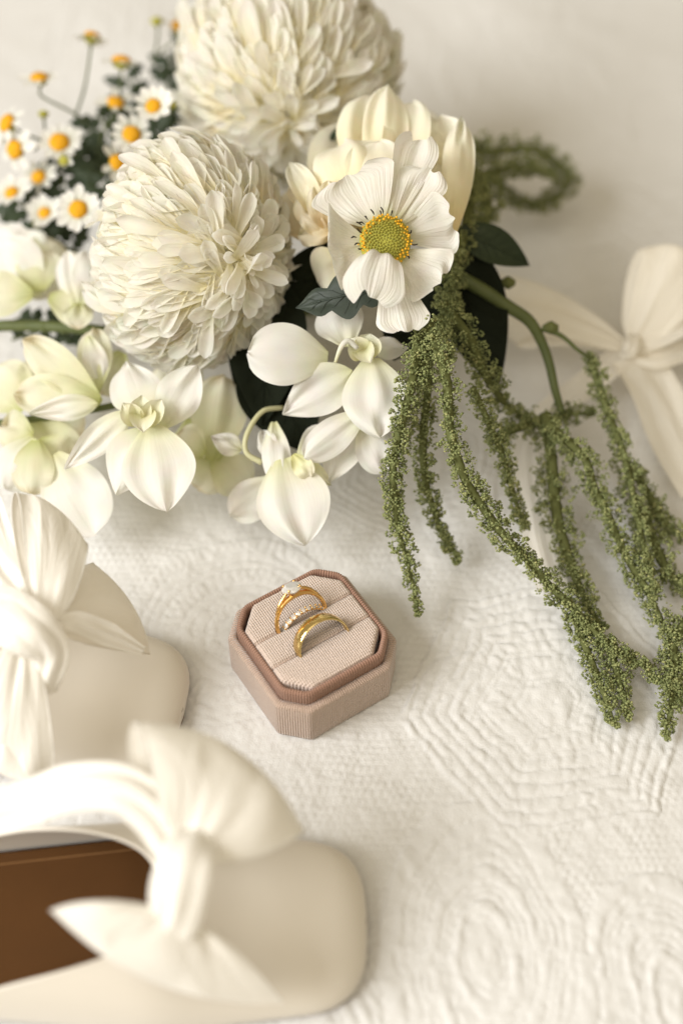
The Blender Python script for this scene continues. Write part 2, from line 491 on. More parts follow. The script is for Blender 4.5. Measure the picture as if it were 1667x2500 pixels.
def quilt_h(x, y):
    wx = x + 0.55 * (vnoise(x * 0.45, y * 0.45, 3) - 0.5) + 0.16 * (vnoise(x * 2.1, y * 2.1, 4) - 0.5)
    wy = y + 0.55 * (vnoise(x * 0.45, y * 0.45, 5) - 0.5) + 0.16 * (vnoise(x * 2.1, y * 2.1, 6) - 0.5)
    # background: close pebble stitching
    p = 0.31
    row = np.floor(wy / p)
    fx = ((wx / p) + 0.5 * (row % 2)) % 1.0
    fy = (wy / p) % 1.0
    h = (0.015 + 0.05 * vnoise(x * 0.9, y * 0.9, 8)) * (np.clip(16 * fx * (1 - fx) * fy * (1 - fy), 0, 1) ** 0.6) + 0.05 * (vnoise(x * 1.7, y * 1.7, 9) - 0.5)
    done = np.zeros(x.shape, bool)
    for kind, c, rot, rad in MED:
        dx, dy = wx - c[0], wy - c[1]
        m = (np.hypot(dx, dy) < rad * 1.25) & ~done
        if not m.any():
            continue
        X, Y = dx[m], dy[m]
        if kind == 'hex':
            d, a = hexd(X, Y, rot)
            g = GROOVE_HEX * rad / 5.2 if rad < 5.2 else GROOVE_HEX
            amp = [0.10, 0.06, 0.06, 0.095, 0.065, 0.10, 0.105, 0.105, 0.105, 0.10, 0.1]
            hh = puff(d, g, amp)
            b = (d > g[3]) & (d < g[4]); hh[b] *= 0.35 + 0.65 * perim(a, d, 0.40)[b]
            b = (d > g[5]) & (d < g[6]); hh[b] *= 0.55 + 0.45 * perim(a, d, 0.45)[b]
            b = d > g[4]; hh[b] *= 0.50 + 0.50 * perim(a + 0.4 * vnoise(X, Y, 61), np.round(d / 0.5) * 0.5 + 0.1, 0.62)[b]
            lump = 0.60 + 0.8 * vnoise(X * 2.0, Y * 2.0, 21)
            hh *= lump
        elif kind == 'arch':
            c_, s_ = math.cos(rot), math.sin(rot)
            X, Y = c_ * X - s_ * Y, s_ * X + c_ * Y
            d = np.hypot(X * 1.18, np.where(Y > 0, Y * 0.70, Y * 0.62)) + 0.12 * np.abs(X) * (Y > 0)
            a = np.arctan2(Y, X)
            g = GROOVE_ARC * rad / 4.6
            hh = puff(d, g, [0.09, 0.06, 0.09, 0.055, 0.06, 0.09, 0.055, 0.06, 0.055, 0.08]) * (0.6 + 0.8 * vnoise(X * 2.2, Y * 2.2, 22))
        else:
            d = np.hypot(X, Y); a = np.arctan2(Y, X)
            g = GROOVE_RND * rad / 4.8
            hh = puff(d, g, [0.085, 0.085, 0.06, 0.06, 0.085, 0.06, 0.06, 0.085, 0.08, 0.08])
            for q in (1, 4, 7):
                b = (d > g[q]) & (d < g[q + 1]); hh[b] *= 0.4 + 0.6 * perim(a, d, 0.36)[b]
            hh *= 0.7 + 0.55 * vnoise(X * 2.2, Y * 2.2, 23)
        # the thread holds the cloth down stitch by stitch
        gi = np.searchsorted(g, d); lo = g[np.clip(gi - 1, 0, len(g) - 1)]; hi = g[np.clip(gi, 0, len(g) - 1)]
        near = np.exp(-np.minimum(d - lo, np.abs(hi - d)) / 0.09)
        hh = hh + 0.030 * near * np.abs(np.sin(a * np.maximum(d, 0.4) * math.pi / 0.26)) + 0.075 * near * (vnoise(X * 5.2, Y * 5.2, 51) - 0.5)
        inside = d < rad
        idx = np.where(m)
        sel = (idx[0][inside], idx[1][inside])
        h[sel] = hh[inside]
        done[sel] = True
    # puckers, little creases and the soft lie of the cloth
    h += 0.04 * (vnoise(x * 2.6, y * 2.6, 30) - 0.5) + 0.026 * (vnoise(x * 4.9, y * 4.9, 31) - 0.5) + 0.014 * (vnoise(x * 9.5, y * 9.5, 32) - 0.5)
    h += 0.45 * (vnoise(x * 0.12 + 3, y * 0.12 + 1, 41) - 0.5) * np.clip((np.hypot(x - 0.5, y + 1) - 4) / 8, 0, 1)
    h += 0.7 * np.clip((y - 14) / 20, 0, 1) * (vnoise((x + 0.7 * y) * 0.16, (y - 0.7 * x) * 0.05, 44) - 0.4)
    return h - 0.10


def spaced(segs):
    out = []
    for a, b, st in segs:
        out.append(np.arange(a, b, st))
    return np.concatenate(out + [[segs[-1][1]]])


gx = spaced([(-75, -40, 2.5), (-40, -16, 0.6), (-16, 17, 0.085), (17, 44, 0.6), (44, 80, 2.5)])
gy = spaced([(-34, -20, 0.8), (-20, 14, 0.085), (14, 30, 0.2), (30, 62, 0.5), (62, 120, 2.5)])
X, Y = np.meshgrid(gx, gy)
Z = quilt_h(X, Y)
v, f, uv = grid(np.stack([X, Y, Z], -1))
q = link('bedspread', make_mesh('bedspread', v, f, uv, True, M['quilt']))
q['kind'] = 'structure'
q['label'] = 'white quilted cotton bedspread with raised stitched medallions'

# ------------------------------------------------------------------ ring box
BOXROT = R_(33)
box = Thing('ring_box', 'open octagonal blush velvet ring box standing on the quilt', 'ring box', (0, 0, -0.06))
cB, sB = math.cos(BOXROT), math.sin(BOXROT)
BU, BV = np.array([cB, sB, 0]), np.array([-sB, cB, 0])


def B(x, y, z):
    return np.array([0, 0, -0.06]) + BU * x + BV * y + np.array([0, 0, z])


def octo(half, ch):
    h, c = half, half - ch
    return np.array([(-c, -h), (c, -h), (h, -c), (h, c), (c, h), (-c, h), (-h, c), (-h, -c)], float)


def inset(poly, d):
    n = len(poly); out = []
    for i in range(n):
        p0, p1, p2 = poly[i - 1], poly[i], poly[(i + 1) % n]
        e1 = nrm(p1 - p0); e2 = nrm(p2 - p1)
        n1 = np.array([-e1[1], e1[0]]); n2 = np.array([-e2[1], e2[0]])
        b = nrm(n1 + n2)
        out.append(p1 + b * d / max(0.35, b @ n1))
    return np.array(out)


def rounded(poly, r, per=5, edge=6):
    """polygon with rounded corners and extra points along its edges"""
    n = len(poly); cor = []
    for i in range(n):
        p0, p1, p2 = poly[i - 1], poly[i], poly[(i + 1) % n]
        q = min(r, 0.42 * np.linalg.norm(p0 - p1), 0.42 * np.linalg.norm(p2 - p1))
        a = p1 + nrm(p0 - p1) * q; b = p1 + nrm(p2 - p1) * q
        t = np.linspace(0, 1, per)[:, None]
        cor.append((1 - t) ** 2 * a + 2 * t * (1 - t) * p1 + t ** 2 * b)
    out = []
    for i in range(n):
        out.append(cor[i])
        a, b = cor[i][-1], cor[(i + 1) % n][0]
        t = np.linspace(0, 1, edge + 2)[1:-1, None]
        out.append(a + (b - a) * t)
    return np.concatenate(out)


def boxpart(name, rings, mat, topcap=True, wob=0.0, planar=False, **k):
    P = np.array([[B(p[0], p[1], z) for p in poly] for poly, z in rings])
    if planar:
        UVc = np.array([[(p[0], p[1]) for p in np.vstack([poly, poly[:1]])] for poly, z in rings])
    else:
        pl = rings[0][0]; pl = np.vstack([pl, pl[:1]]); arc = np.concatenate([[0], np.cumsum(np.linalg.norm(np.diff(pl, axis=0), axis=1))])
        UVc = np.array([[(a, z) for a in arc] for poly, z in rings])
    UVc = UVc.reshape(-1, 2)
    if wob:
        P[:-2] = P[:-2] + wob * (rng.random(P[:-2].shape) - 0.5)
    P = np.concatenate([P, P[:, :1]], 1)
    v, f, uv = grid(P)
    faces = [tuple(q) for q in f]
    if topcap:
        n = P.shape[1]; last = (P.shape[0] - 1) * n
        v = np.vstack([v, v[last:].mean(0)]); c = len(v) - 1; UVc = np.vstack([UVc, UVc[last:].mean(0)])
        faces += [(last + i, last + (i + 1) % n, c) for i in range(n)]
    return box.part(name, v, faces, mat, uv=UVc, **k)


HB = 2.75
ob = octo(HB, 0.95)
rr = lambda d, r=0.10: rounded(inset(ob, d), r, 4, 5)
boxpart('base', [(rr(0.10), 0.0), (rr(0.02), 0.06), (rr(0.0), 0.2), (rr(0.0), 2.05), (rr(0.02), 2.14), (rr(0.09), 2.20), (rr(0.22), 2.21), (rr(0.34), 2.15), (rr(0.36), 1.7)], M['velvet_side'], topcap=False)
boxpart('base_lining', [(rr(0.30), 0.15), (rr(0.3), 1.75), (rr(0.5), 1.8)], M['collar'])
# ribbed collar: real cords across a rolled edge
path = rounded(inset(ob, 0.34), 0.26, 9, 40)
seg = np.linalg.norm(np.roll(path, -1, 0) - path, axis=1); cum = np.concatenate([[0], np.cumsum(seg)])
nring = 1740
sx = np.linspace(0, cum[-1], nring, endpoint=False)
pc = np.vstack([path, path[:1]])
PX = np.interp(sx, cum, pc[:, 0]); PY = np.interp(sx, cum, pc[:, 1])
tx = np.roll(PX, -3) - np.roll(PX, 3); ty = np.roll(PY, -3) - np.roll(PY, 3)
ln = np.hypot(tx, ty); nx, ny = -ty / ln, tx / ln          # inward
prof = [(0.02, 1.6), (0.02, 2.2), (0.01, 2.45), (0.0, 2.64), (0.02, 2.76), (0.06, 2.82), (0.10, 2.84), (0.15, 2.82), (0.18, 2.75), (0.19, 2.5), (0.19, 1.9)]
rib = 0.032 * np.abs(np.sin(np.arange(nring) / nring * math.pi * 165))
P = np.zeros((len(prof), nring, 3))
for i, (a, z) in enumerate(prof):
    pr = prof[max(i - 1, 0)]; ne = prof[min(i + 1, len(prof) - 1)]
    da, dz = ne[0] - pr[0], ne[1] - pr[1]; l = math.hypot(da, dz); na, nz2 = -dz / l, da / l
    aa = a + na * rib; zz = z + nz2 * rib
    x = PX + nx * aa; y = PY + ny * aa
    P[i] = np.array([0, 0, -0.06]) + x[:, None] * BU + y[:, None] * BV + zz[:, None] * np.array([0, 0, 1.0])
box.surf('collar', P, M['collar'], close_u=True, label='ribbed rose brown collar inside the box')
# three cushions with slots between them
ci = octo(HB - 0.54, 0.88)


def clip_y(poly, y0, y1):
    def half(pts, s, y):
        out = []
        for i in range(len(pts)):
            a, b = pts[i], pts[(i + 1) % len(pts)]
            ia, ib = s * (a[1] - y) >= 0, s * (b[1] - y) >= 0
            if ia: out.append(a)
            if ia != ib:
                t = (y - a[1]) / (b[1] - a[1]); out.append(a + (b - a) * t)
        return out
    return np.array(half(half([p for p in poly], 1, y0), -1, y1))


for y0, y1, nm in ((-2.21, -0.685, 'near'), (-0.675, 0.575, 'mid'), (0.585, 2.21, 'far')):
    poly = clip_y(ci, y0, y1)
    rings = []
    for d, z in ((0.0, 1.7), (0.0, 2.74), (0.015, 2.81), (0.045, 2.865), (0.10, 2.905), (0.18, 2.925), (0.30, 2.935)):
        rings.append((rounded(inset(poly, d), 0.10, 5, 14), z))
    boxpart('cushion', rings, M['velvet'], wob=0.015, planar=True)

# ------------------------------------------------------------------ rings
def ringframe(cx, cy, cz, lean):
    """centre in box coordinates; lean tips the top of the ring towards the far side"""
    c = B(cx, cy, cz)
    e1 = BU
    e2 = nrm(np.array([0, 0, 1]) * math.cos(lean) + BV * math.sin(lean))
    return c, e1, e2, nrm(np.cross(e1, e2))


def torus(c, e1, e2, e3, R, halfw, prof_fn, n=120, m=16, wfun=None):
    a = np.linspace(0, 2 * math.pi, n, endpoint=False)
    rows = []
    for k in range(m):
        t = 2 * math.pi * k / m
        dr, dw = prof_fn(t)
        w = halfw if wfun is None else wfun(a)
        r = R + dr * (1 if wfun is None else wfun(a) / halfw)
        rows.append(c + (r * np.cos(a))[:, None] * e1 + (r * np.sin(a))[:, None] * e2 + (dw * w * np.ones_like(a))[:, None] * e3)
    P = np.array(rows)
    P = np.concatenate([P, P[:1]], 0)
    return P


c, e1, e2, e3 = ringframe(0.03, -0.66, 2.78, R_(25))
gb = Thing('wedding_band', 'plain polished yellow gold band in the near slot of the ring box', 'ring', c, 'rings in the box')


def court(t):
    x = math.cos(t); y = math.sin(t)
    return (0.085 * x if x > 0 else 0.035 * x), math.copysign(abs(y) ** 0.7, y)


gb.surf('band', torus(c, e1, e2, e3, 1.06, 0.29, court), M['gold'], close_u=True)

c, e1, e2, e3 = ringframe(-0.10, 0.60, 2.98, R_(26))
er = Thing('engagement_ring', 'gold solitaire ring with a large clear stone in the far slot', 'ring', c, 'rings in the box')


def rnd(t):
    return 0.10 * math.cos(t), math.sin(t)


RE = 1.06
er.surf('band', torus(c, e1, e2, e3, RE, 0.10, rnd, wfun=lambda a: 0.085 + 0.03 * np.exp(-((np.mod(a - math.pi / 2 + math.pi, 2 * math.pi) - math.pi) / 0.5) ** 2)), M['rosegold'], close_u=True)
top = c + e2 * (RE + 0.06)
# cathedral shoulders
for s in (-1, 1):
    a0, a1 = math.pi / 2 - s * 0.95, math.pi / 2 - s * 0.1
    p0 = c + RE * 1.05 * (math.cos(a0) * e1 + math.sin(a0) * e2)
    p1 = c + RE * 1.14 * (math.cos(math.pi / 2 - s * .55) * e1 + math.sin(math.pi / 2 - s * .55) * e2)
    p2 = top + e2 * 0.20 + e1 * s * 0.24
    er.surf('shoulder', tube([p0, p1, p2], [0.07, 0.075, 0.07], 14, 8), M['rosegold'], close_u=True)


def brilliant(cn, ax, ex, ey, r, n=8):
    """faceted round stone: table, crown, girdle, pavilion"""
    v = []; f = []
    def ringv(rad, h, off):
        i0 = len(v)
        for k in range(n):
            a = 2 * math.pi * (k + off) / n
            v.append(cn + ax * h + rad * (math.cos(a) * ex + math.sin(a) * ey))
        return i0
    t = ringv(0.56 * r, 0.34 * r, 0.0); s_ = ringv(0.80 * r, 0.20 * r, 0.5); g = ringv(r, 0.02 * r, 0.0); g2 = ringv(r, 0.02 * r, 0.5)
    lo = ringv(0.97 * r, -0.04 * r, 0.0); pv = ringv(0.52 * r, -0.45 * r, 0.5)
    cu = len(v); v.append(cn - ax * 0.86 * r)
    f.append(tuple(t + k for k in range(n)))
    for k in range(n):
        k1 = (k + 1) % n
        f.append((t + k, s_ + k, t + k1))
        f.append((t + k, g + k, s_ + k)); f.append((t + k1, s_ + k, g + k1))
        f.append((s_ + k, g + k, g2 + k)); f.append((s_ + k, g2 + k, g + k1))
        f.append((g + k, lo + k, g2 + k)); f.append((g2 + k, lo + k, lo + k1)); f.append((g2 + k, lo + k1, g + k1))
        f.append((lo + k, pv + k, lo + k1)); f.append((pv + k, cu, pv + k1)); f.append((pv + k, pv + k1, lo + k1))
    return np.array(v), f


gc = top + e2 * 0.30
v, f = brilliant(gc, e2, e1, e3, 0.40)
er.part('stone', v, f, M['stone'], smooth=False, label='large clear faceted round stone')
for k in range(4):
    a = math.pi / 4 + k * math.pi / 2
    o = math.cos(a) * e1 + math.sin(a) * e3
    er.surf('prong', tube([top - e2 * 0.02 + o * 0.06, top + e2 * 0.15 + o * 0.27, gc + o * 0.37 + e2 * 0.02, gc + o * 0.32 + e2 * 0.11], [0.04, 0.038, 0.04, 0.045], 12, 7), M['rosegold'], close_u=True)

c, e1, e2, e3 = ringframe(0.0, 0.53, 2.38, R_(4))
db = Thing('eternity_band', 'thin gold band set with small clear stones beside the solitaire ring', 'ring', c, 'rings in the box')
db.surf('band', torus(c, e1, e2, e3, 0.94, 0.075, lambda t: (0.05 * math.cos(t), math.sin(t))), M['rosegold'], close_u=True)
for k in range(11):
    a = R_(26 + k * 12.8)
    o = math.cos(a) * e1 + math.sin(a) * e2
    t_ = -math.sin(a) * e1 + math.cos(a) * e2
    v, f = brilliant(c + o * 1.04, nrm(o - e3 * 0.1), t_, e3, 0.115)
    st = db.part('stone', v, f, M['stone'], smooth=False)
    v, f, _ = merge([grid(tube([c + o * 0.95 + t_ * 0.10 + e3 * s * 0.06, c + o * 1.09 + t_ * 0.11 + e3 * s * 0.06], [0.034, 0.036], 4, 6), True) for s in (-1, 1)])
    db.part('claw', v, f, M['rosegold'], parent=st)

# ------------------------------------------------------------------ chrysanthemums
def unit_petal(L, W, bend, lift, cup, kind='spoon', nv=10, nu=5, seed=0):
    """petal along +Y, face +Z, that follows a dome (bend) and lifts its tip"""
    v = np.linspace(0, 1, nv) ** 0.8
    ang = -bend * v + lift * np.clip((v - 0.55) / 0.45, 0, 1) ** 1.5
    dv = np.append(np.diff(v), 0); dy = np.cos(ang) * L * dv; dz = np.sin(ang) * L * dv
    y = np.concatenate([[0], np.cumsum(dy[:-1])]); z = np.concatenate([[0], np.cumsum(dz[:-1])])
    u = np.linspace(-1, 1, nu)
    w = width_profile(v, kind) * W / 2
    nz = 0.05 * (vnoise(v[:, None] * 4 + seed * 3.3, u[None] * 1.5 + seed, seed) - 0.5)
    P = np.zeros((nv, nu, 3))
    P[..., 0] = u[None] * w[:, None]
    P[..., 1] = y[:, None]
    P[..., 2] = z[:, None] + cup * (u[None] ** 2) * (w[:, None] / (W / 2)) ** 1.2 + nz
    return P


def chrysanthemum(label, cen, axis, radii, n, thmax, seed, Lr=(1.5, 3.0), Wd=0.95):
    rg = random.Random(seed)
    axis = nrm(axis)
    ey = nrm(UP - axis * (UP @ axis)); ex = np.cross(ey, axis)
    th = Thing('chrysanthemum', label, 'flower', cen, 'cream chrysanthemums')
    Ra, Rx, Ry = radii                   # along the axis, across it sideways and upwards
    ex = ex * Rx; ey = ey * Ry; Rp = 1.0
    # heart of the flower behind the petals
    t = np.linspace(0.02, math.pi - 0.02, 14)[:, None]; p = np.linspace(0, 2 * math.pi, 24, endpoint=False)[None]
    P = cen + (np.cos(t) * Ra * 0.80 + 0 * p)[..., None] * axis + (np.sin(t) * np.cos(p) * Rp * 0.80)[..., None] * ex + (np.sin(t) * np.sin(p) * Rp * 0.80)[..., None] * ey
    th.surf('heart', P[::-1], M['mum'], close_u=True)
    foot = cen - axis * Ra * 0.7
    th.surf('stem', tube([foot, foot - axis * 1.5 + np.array([0.8, 0.3, -1.0]), np.array([foot[0] + 4.5, foot[1] + 2.0, 1.2]), np.array([foot[0] + 9, foot[1] + 3.5, 0.6])], [0.45, 0.3, 0.28, 0.26], 22, 9), M['stem'], close_u=True)
    meshes = {}
    for lay in range(4):
        for k in range(8):
            L = Lr[0] + (Lr[1] - Lr[0]) * lay / 3
            Pm = unit_petal(L * (0.8 + 0.06 * k), Wd * (0.72 + 0.08 * ((k * 3) % 8)) * (0.85 + 0.07 * lay), 0.20 + 0.16 * lay + 0.05 * k, 0.45 - 0.12 * lay + 0.22 * (k % 4), 0.06 + 0.07 * (k % 4), seed=seed + lay * 5 + k)
            v, f, uv = grid(Pm)
            meshes[lay, k] = (make_mesh('petal', v, f, uv, True, M['mum']), (v, f, uv))
    items = []
    ga = math.pi * (3 - math.sqrt(5))
    for i in range(n):
        ct = 1 - (i + 0.5) / n * (1 - math.cos(thmax))
        tha = math.acos(ct) + rg.uniform(-0.05, 0.05); ph = i * ga + rg.uniform(-0.12, 0.12)
        lay = min(3, int(tha / thmax * 4))
        rad = math.cos(ph) * ex + math.sin(ph) * ey
        pos = cen + axis * math.cos(tha) * Ra * 0.90 + rad * math.sin(tha) * Rp * 0.90
        nn = nrm(axis * math.cos(tha) / Ra + (math.cos(ph) * ex / Rx ** 2 + math.sin(ph) * ey / Ry ** 2) * math.sin(tha))
        tt = nrm(-axis * math.sin(tha) * Ra + rad * math.cos(tha) * Rp)
        wild = max(0.0, 0.75 - tha) / 0.75
        tt = nrm(tt + np.cross(nn, tt) * rg.gauss(0, 0.26 + 0.8 * wild))
        lift = rg.gauss(0.15, 0.08 + 0.16 * wild) + 0.75 * max(0, 0.38 - tha) / 0.38
        d = nrm(tt * math.cos(lift) + nn * math.sin(lift))
        xs = nrm(np.cross(d, nn)); zs = np.cross(xs, d)
        roll = rg.gauss(0, 0.24)
        xs, zs = xs * math.cos(roll) + zs * math.sin(roll), -xs * math.sin(roll) + zs * math.cos(roll)
        base = pos - tt * 0.55 - nn * 0.35
        sc = rg.uniform(0.78, 1.18)
        items.append(((pos - cen) @ TOCAM, lay, rg.randrange(8), base, xs * sc, d * sc, zs * sc))
    items.sort(key=lambda q: -q[0])
    rest = []
    for i, (_, lay, k, base, xs, ys, zs) in enumerate(items):
        if i < 290:
            b = (base - cen) * S
            mt = Matrix(((xs[0], ys[0], zs[0], b[0]), (xs[1], ys[1], zs[1], b[1]), (xs[2], ys[2], zs[2], b[2]), (0, 0, 0, 1)))
            link('petal', meshes[lay, k][0], th.o, matrix=mt)
        else:
            v, f, uv = meshes[lay, k][1]
            rest.append((base + v[:, :1] * xs + v[:, 1:2] * ys + v[:, 2:] * zs, f, uv))
    if rest:
        v, f, uv = merge(rest)
        th.part('petal_mass', v, f, M['mum'], uv=uv, kind='stuff')
    return th


chrysanthemum('large cream chrysanthemum beside the daisies, its petals fanning left', Q(476, 622, 59.4), RT * 0.62 - UP * 0.24 + TOCAM * 0.74, (4.2, 4.6, 5.3), 1500, R_(124), 3, Lr=(1.5, 2.9), Wd=0.62)
chrysanthemum('large cream chrysanthemum at the back, cut by the top edge of the photograph', Q(705, 195, 66.0), RT * 0.02 - UP * 0.70 + TOCAM * 0.70, (5.0, 5.5, 5.4), 1500, R_(124), 19, Lr=(1.8, 3.4), Wd=0.66)

# ------------------------------------------------------------------ cosmos
cc = Q(940, 590, 55.2)
cos_ = Thing('cosmos_flower', 'white cosmos with ruffled petals and a yellow green centre', 'flower', cc)


def z6(x, y):          # position read off an enlargement of the photograph
    return 700 + x * 0.3508, 250 + y * 0.3508


DISC = (685, 985)
CP = [  # tip x, y, depth of tip, width cm, bow, cup, curl, ripple, kind
    (930, 255, 57.2, 1.5, -0.2, 0.30, 0.0, 0.10), (985, 480, 56.4, 1.7, -0.15, 0.25, 0.0, 0.10), (420, 500, 55.9, 3.0, -0.35, 0.30, 0.1, 0.09),
    (300, 1000, 54.4, 2.8, -0.50, 0.35, 0.1, 0.07), (1160, 800, 55.4, 2.1, -0.25, -0.2, 0.15, 0.08), (1060, 1240, 54.9, 2.1, -0.3, 0.15, 0.1, 0.07),
    (830, 1580, 54.6, 1.75, -0.15, -0.25, 0.0, 0.07), (590, 1335, 53.9, 2.0, 1.0, -0.35, 0.2, 0.08)]
for i, (x, y, d, w, bow, cup, curl, rip) in enumerate(CP):
    t = Q(*z6(x, y), d)
    ax = nrm(t - cc); ax = nrm(ax - TOCAM * (ax @ TOCAM))
    b = cc + ax * 0.75 - TOCAM * 0.12
    P = petal(b, t, w * 1.22, bow=bow, cup=cup, kind='fan', nv=30, nu=29, ripple=rip * 0.65, rk=2.3, notch=0.055, curl=curl, seed=i + 2, edge=0.5)
    cos_.surf('petal', P, M['cosmos'])
# disc
vs, fs, cv = [], [], []
ico_v = None


def icosa():
    t = (1 + 5 ** 0.5) / 2
    v = np.array([(-1, t, 0), (1, t, 0), (-1, -t, 0), (1, -t, 0), (0, -1, t), (0, 1, t), (0, -1, -t), (0, 1, -t), (t, 0, -1), (t, 0, 1), (-t, 0, -1), (-t, 0, 1)], float)
    v /= np.linalg.norm(v[0])
    f = np.array([(0, 11, 5), (0, 5, 1), (0, 1, 7), (0, 7, 10), (0, 10, 11), (1, 5, 9), (5, 11, 4), (11, 10, 2), (10, 7, 6), (7, 1, 8), (3, 9, 4), (3, 4, 2), (3, 2, 6), (3, 6, 8), (3, 8, 9), (4, 9, 5), (2, 4, 11), (6, 2, 10), (8, 6, 7), (9, 8, 1)])
    return v, f


IV, IF = icosa()


OV = np.array([(1, 0, 0), (-1, 0, 0), (0, 1, 0), (0, -1, 0), (0, 0, 1), (0, 0, -1)], float)
OF = np.array([(0, 2, 4), (2, 1, 4), (1, 3, 4), (3, 0, 4), (2, 0, 5), (1, 2, 5), (3, 1, 5), (0, 3, 5)])


def beads(cents, rads, var, low=False):
    n = len(cents)
    BVt, BFt = (OV, OF) if low else (IV, IF)
    V = cents[:, None] + BVt[None] * rads[:, None, None]
    F = (BFt[None] + (np.arange(n) * len(BVt))[:, None, None]).reshape(-1, 3)
    return V.reshape(-1, 3), F, np.repeat(var, len(BVt))


ga = math.pi * (3 - math.sqrt(5))
cents, rads, var = [], [], []
for i in range(240):
    r = 0.98 * math.sqrt((i + 0.5) / 240)
    a = i * ga
    k = TOCAM
    hgt = 0.42 * math.sqrt(max(0, 1 - (r / 1.15) ** 2)) - 0.08 * math.exp(-(r / 0.3) ** 2)
    p = cc + (RT * math.cos(a) + UP * math.sin(a)) * r + k * hgt
    out = r > 0.76
    if out: p = p + (RT * math.cos(a) + UP * math.sin(a)) * random.uniform(-0.02, 0.08) + k * random.uniform(-0.05, 0.10)
    cents.append(p); rads.append(0.052 if not out else random.uniform(0.04, 0.065)); var.append(random.uniform(0.7, 1) if out else random.uniform(0.0, 0.55) + 0.1 * (r > 0.6))
v, f, va = beads(np.array(cents), np.array(rads), np.array(var))
cos_.part('disc', v, f, M['discfl'], colv=va, kind='stuff')
a = np.linspace(0, 2 * math.pi, 24, endpoint=False)
P = np.array([[cc + (RT * math.cos(q) + UP * math.sin(q)) * r + TOCAM * h for q in a] for r, h in ((1.0, -0.15), (1.0, 0.10), (0.75, 0.27), (0.45, 0.35), (0.02, 0.36))])
cos_.surf('disc_base', P, M['bud'], close_u=True)
for k in range(15):
    a = R_(80 + k * 11.5 + random.uniform(-4, 4)) if k < 11 else R_(-60 + (k - 11) * 26)
    r = 1.04 + random.uniform(-0.04, 0.22)
    o = RT * math.cos(a) + UP * math.sin(a)
    p = cc + o * r + TOCAM * 0.14
    cos_.surf('stamen', tube([p - o * 0.12, p + TOCAM * random.uniform(0.0, 0.10), p + o * random.uniform(0.02, 0.12) + TOCAM * random.uniform(0.06, 0.2) + np.cross(o, TOCAM) * random.uniform(-0.08, 0.08)], [0.015, 0.034, 0.024], 6, 6), M['stamen'], close_u=True)
cos_.surf('stem', tube([cc - TOCAM * 0.2, cc - TOCAM * 1.5 + RT * 0.3, Q(1000, 660, 60), Q(1100, 640, 66)], [0.18, 0.12, 0.12, 0.12], 20, 8), M['stem'], close_u=True)

# ------------------------------------------------------------------ the ruffled rose behind the cosmos
rs = Thing('garden_rose', 'pale yellow ruffled rose behind the white cosmos', 'flower', Q(960, 470, 60))
RP = [  # base, depth, tip, depth, width, bow, cup, material
    ((1010, 585), 58.5, (1070, 282), 60.5, 3.3, -0.9, 0.9, 'rose'), ((1105, 570), 58.0, (1128, 285), 59.6, 1.35, 0.35, -0.45, 'rose'),
    ((930, 500), 58.6, (948, 200), 60.0, 1.5, 0.3, -0.3, 'rose'), ((960, 500), 58.2, (1008, 240), 60.5, 1.5, 0.3, 0.3, 'rose'),
    ((900, 480), 58.8, (905, 235), 61.0, 2.2, 0.4, 0.3, 'rose'), ((880, 500), 58.0, (840, 335), 58.8, 2.4, 0.5, -0.3, 'rose'),
    ((930, 520), 57.6, (930, 330), 58.0, 2.3, 0.45, -0.3, 'rose'), ((980, 520), 57.6, (975, 345), 58.4, 1.5, 0.4, -0.2, 'rose'),
    ((840, 520), 58.5, (770, 400), 58.8, 1.6, 0.4, -0.2, 'rose'), ((800, 560), 58.6, (705, 395), 58.8, 1.05, 0.35, 0.2, 'rose'),
    ((790, 540), 59.4, (730, 430), 60.0, 1.7, 0.2, 0.3, 'peach'), ((780, 560), 59.0, (745, 470), 58.6, 1.5, 0.3, 0.3, 'peach'),
    ((800, 560), 58.6, (770, 455), 58.0, 1.2, 0.3, 0.3, 'peach'), ((800, 580), 58.6, (735, 520), 58.4, 0.9, 0.2, 0.2, 'peach'),
    ((820, 560), 58.4, (725, 575), 58.6, 1.2, 0.3, -0.2, 'peach'), ((820, 560), 57.8, (800, 440), 57.4, 1.0, 0.2, 0.2, 'peach'),
    ((1000, 560), 60.5, (1000, 250), 63.0, 3.8, 0.0, 0.5, 'rose'), ((900, 560), 60.8, (870, 300), 62.5, 3.6, 0.2, 0.5, 'rose'), ((830, 600), 60.5, (740, 440), 61.5, 3.0, 0.2, 0.4, 'peach'),
    ((860, 640), 58.5, (770, 690), 59.0, 1.8, 0.2, 0.2, 'rose')]
for k in range(11):
    an = R_(15 + k * 33)
    rd = 190 if k % 2 else 150
    RP.append(((955, 430), 60.2 - 0.02 * k, (955 + rd * math.cos(an) * 0.92, 425 - rd * math.sin(an) * 0.9), 61.2 - (0.5 if k % 2 == 0 else 0), 3.0, 0.75, -0.35, 'rose'))
for i, (b, bd, t, td, w, bow, cup, m) in enumerate(RP):
    rs.surf('petal', petal(Q(*b, bd), Q(*t, td), w * (1.3 if (15 < i < 20 or 1 < i < 9) else 1.02), bow=bow, cup=cup, kind='round', nv=26, nu=21, ripple=0.02, rk=1.2, notch=0.02, seed=i + 40, edge=0.8, curl=0.35, ruffle=0.09), M[m])

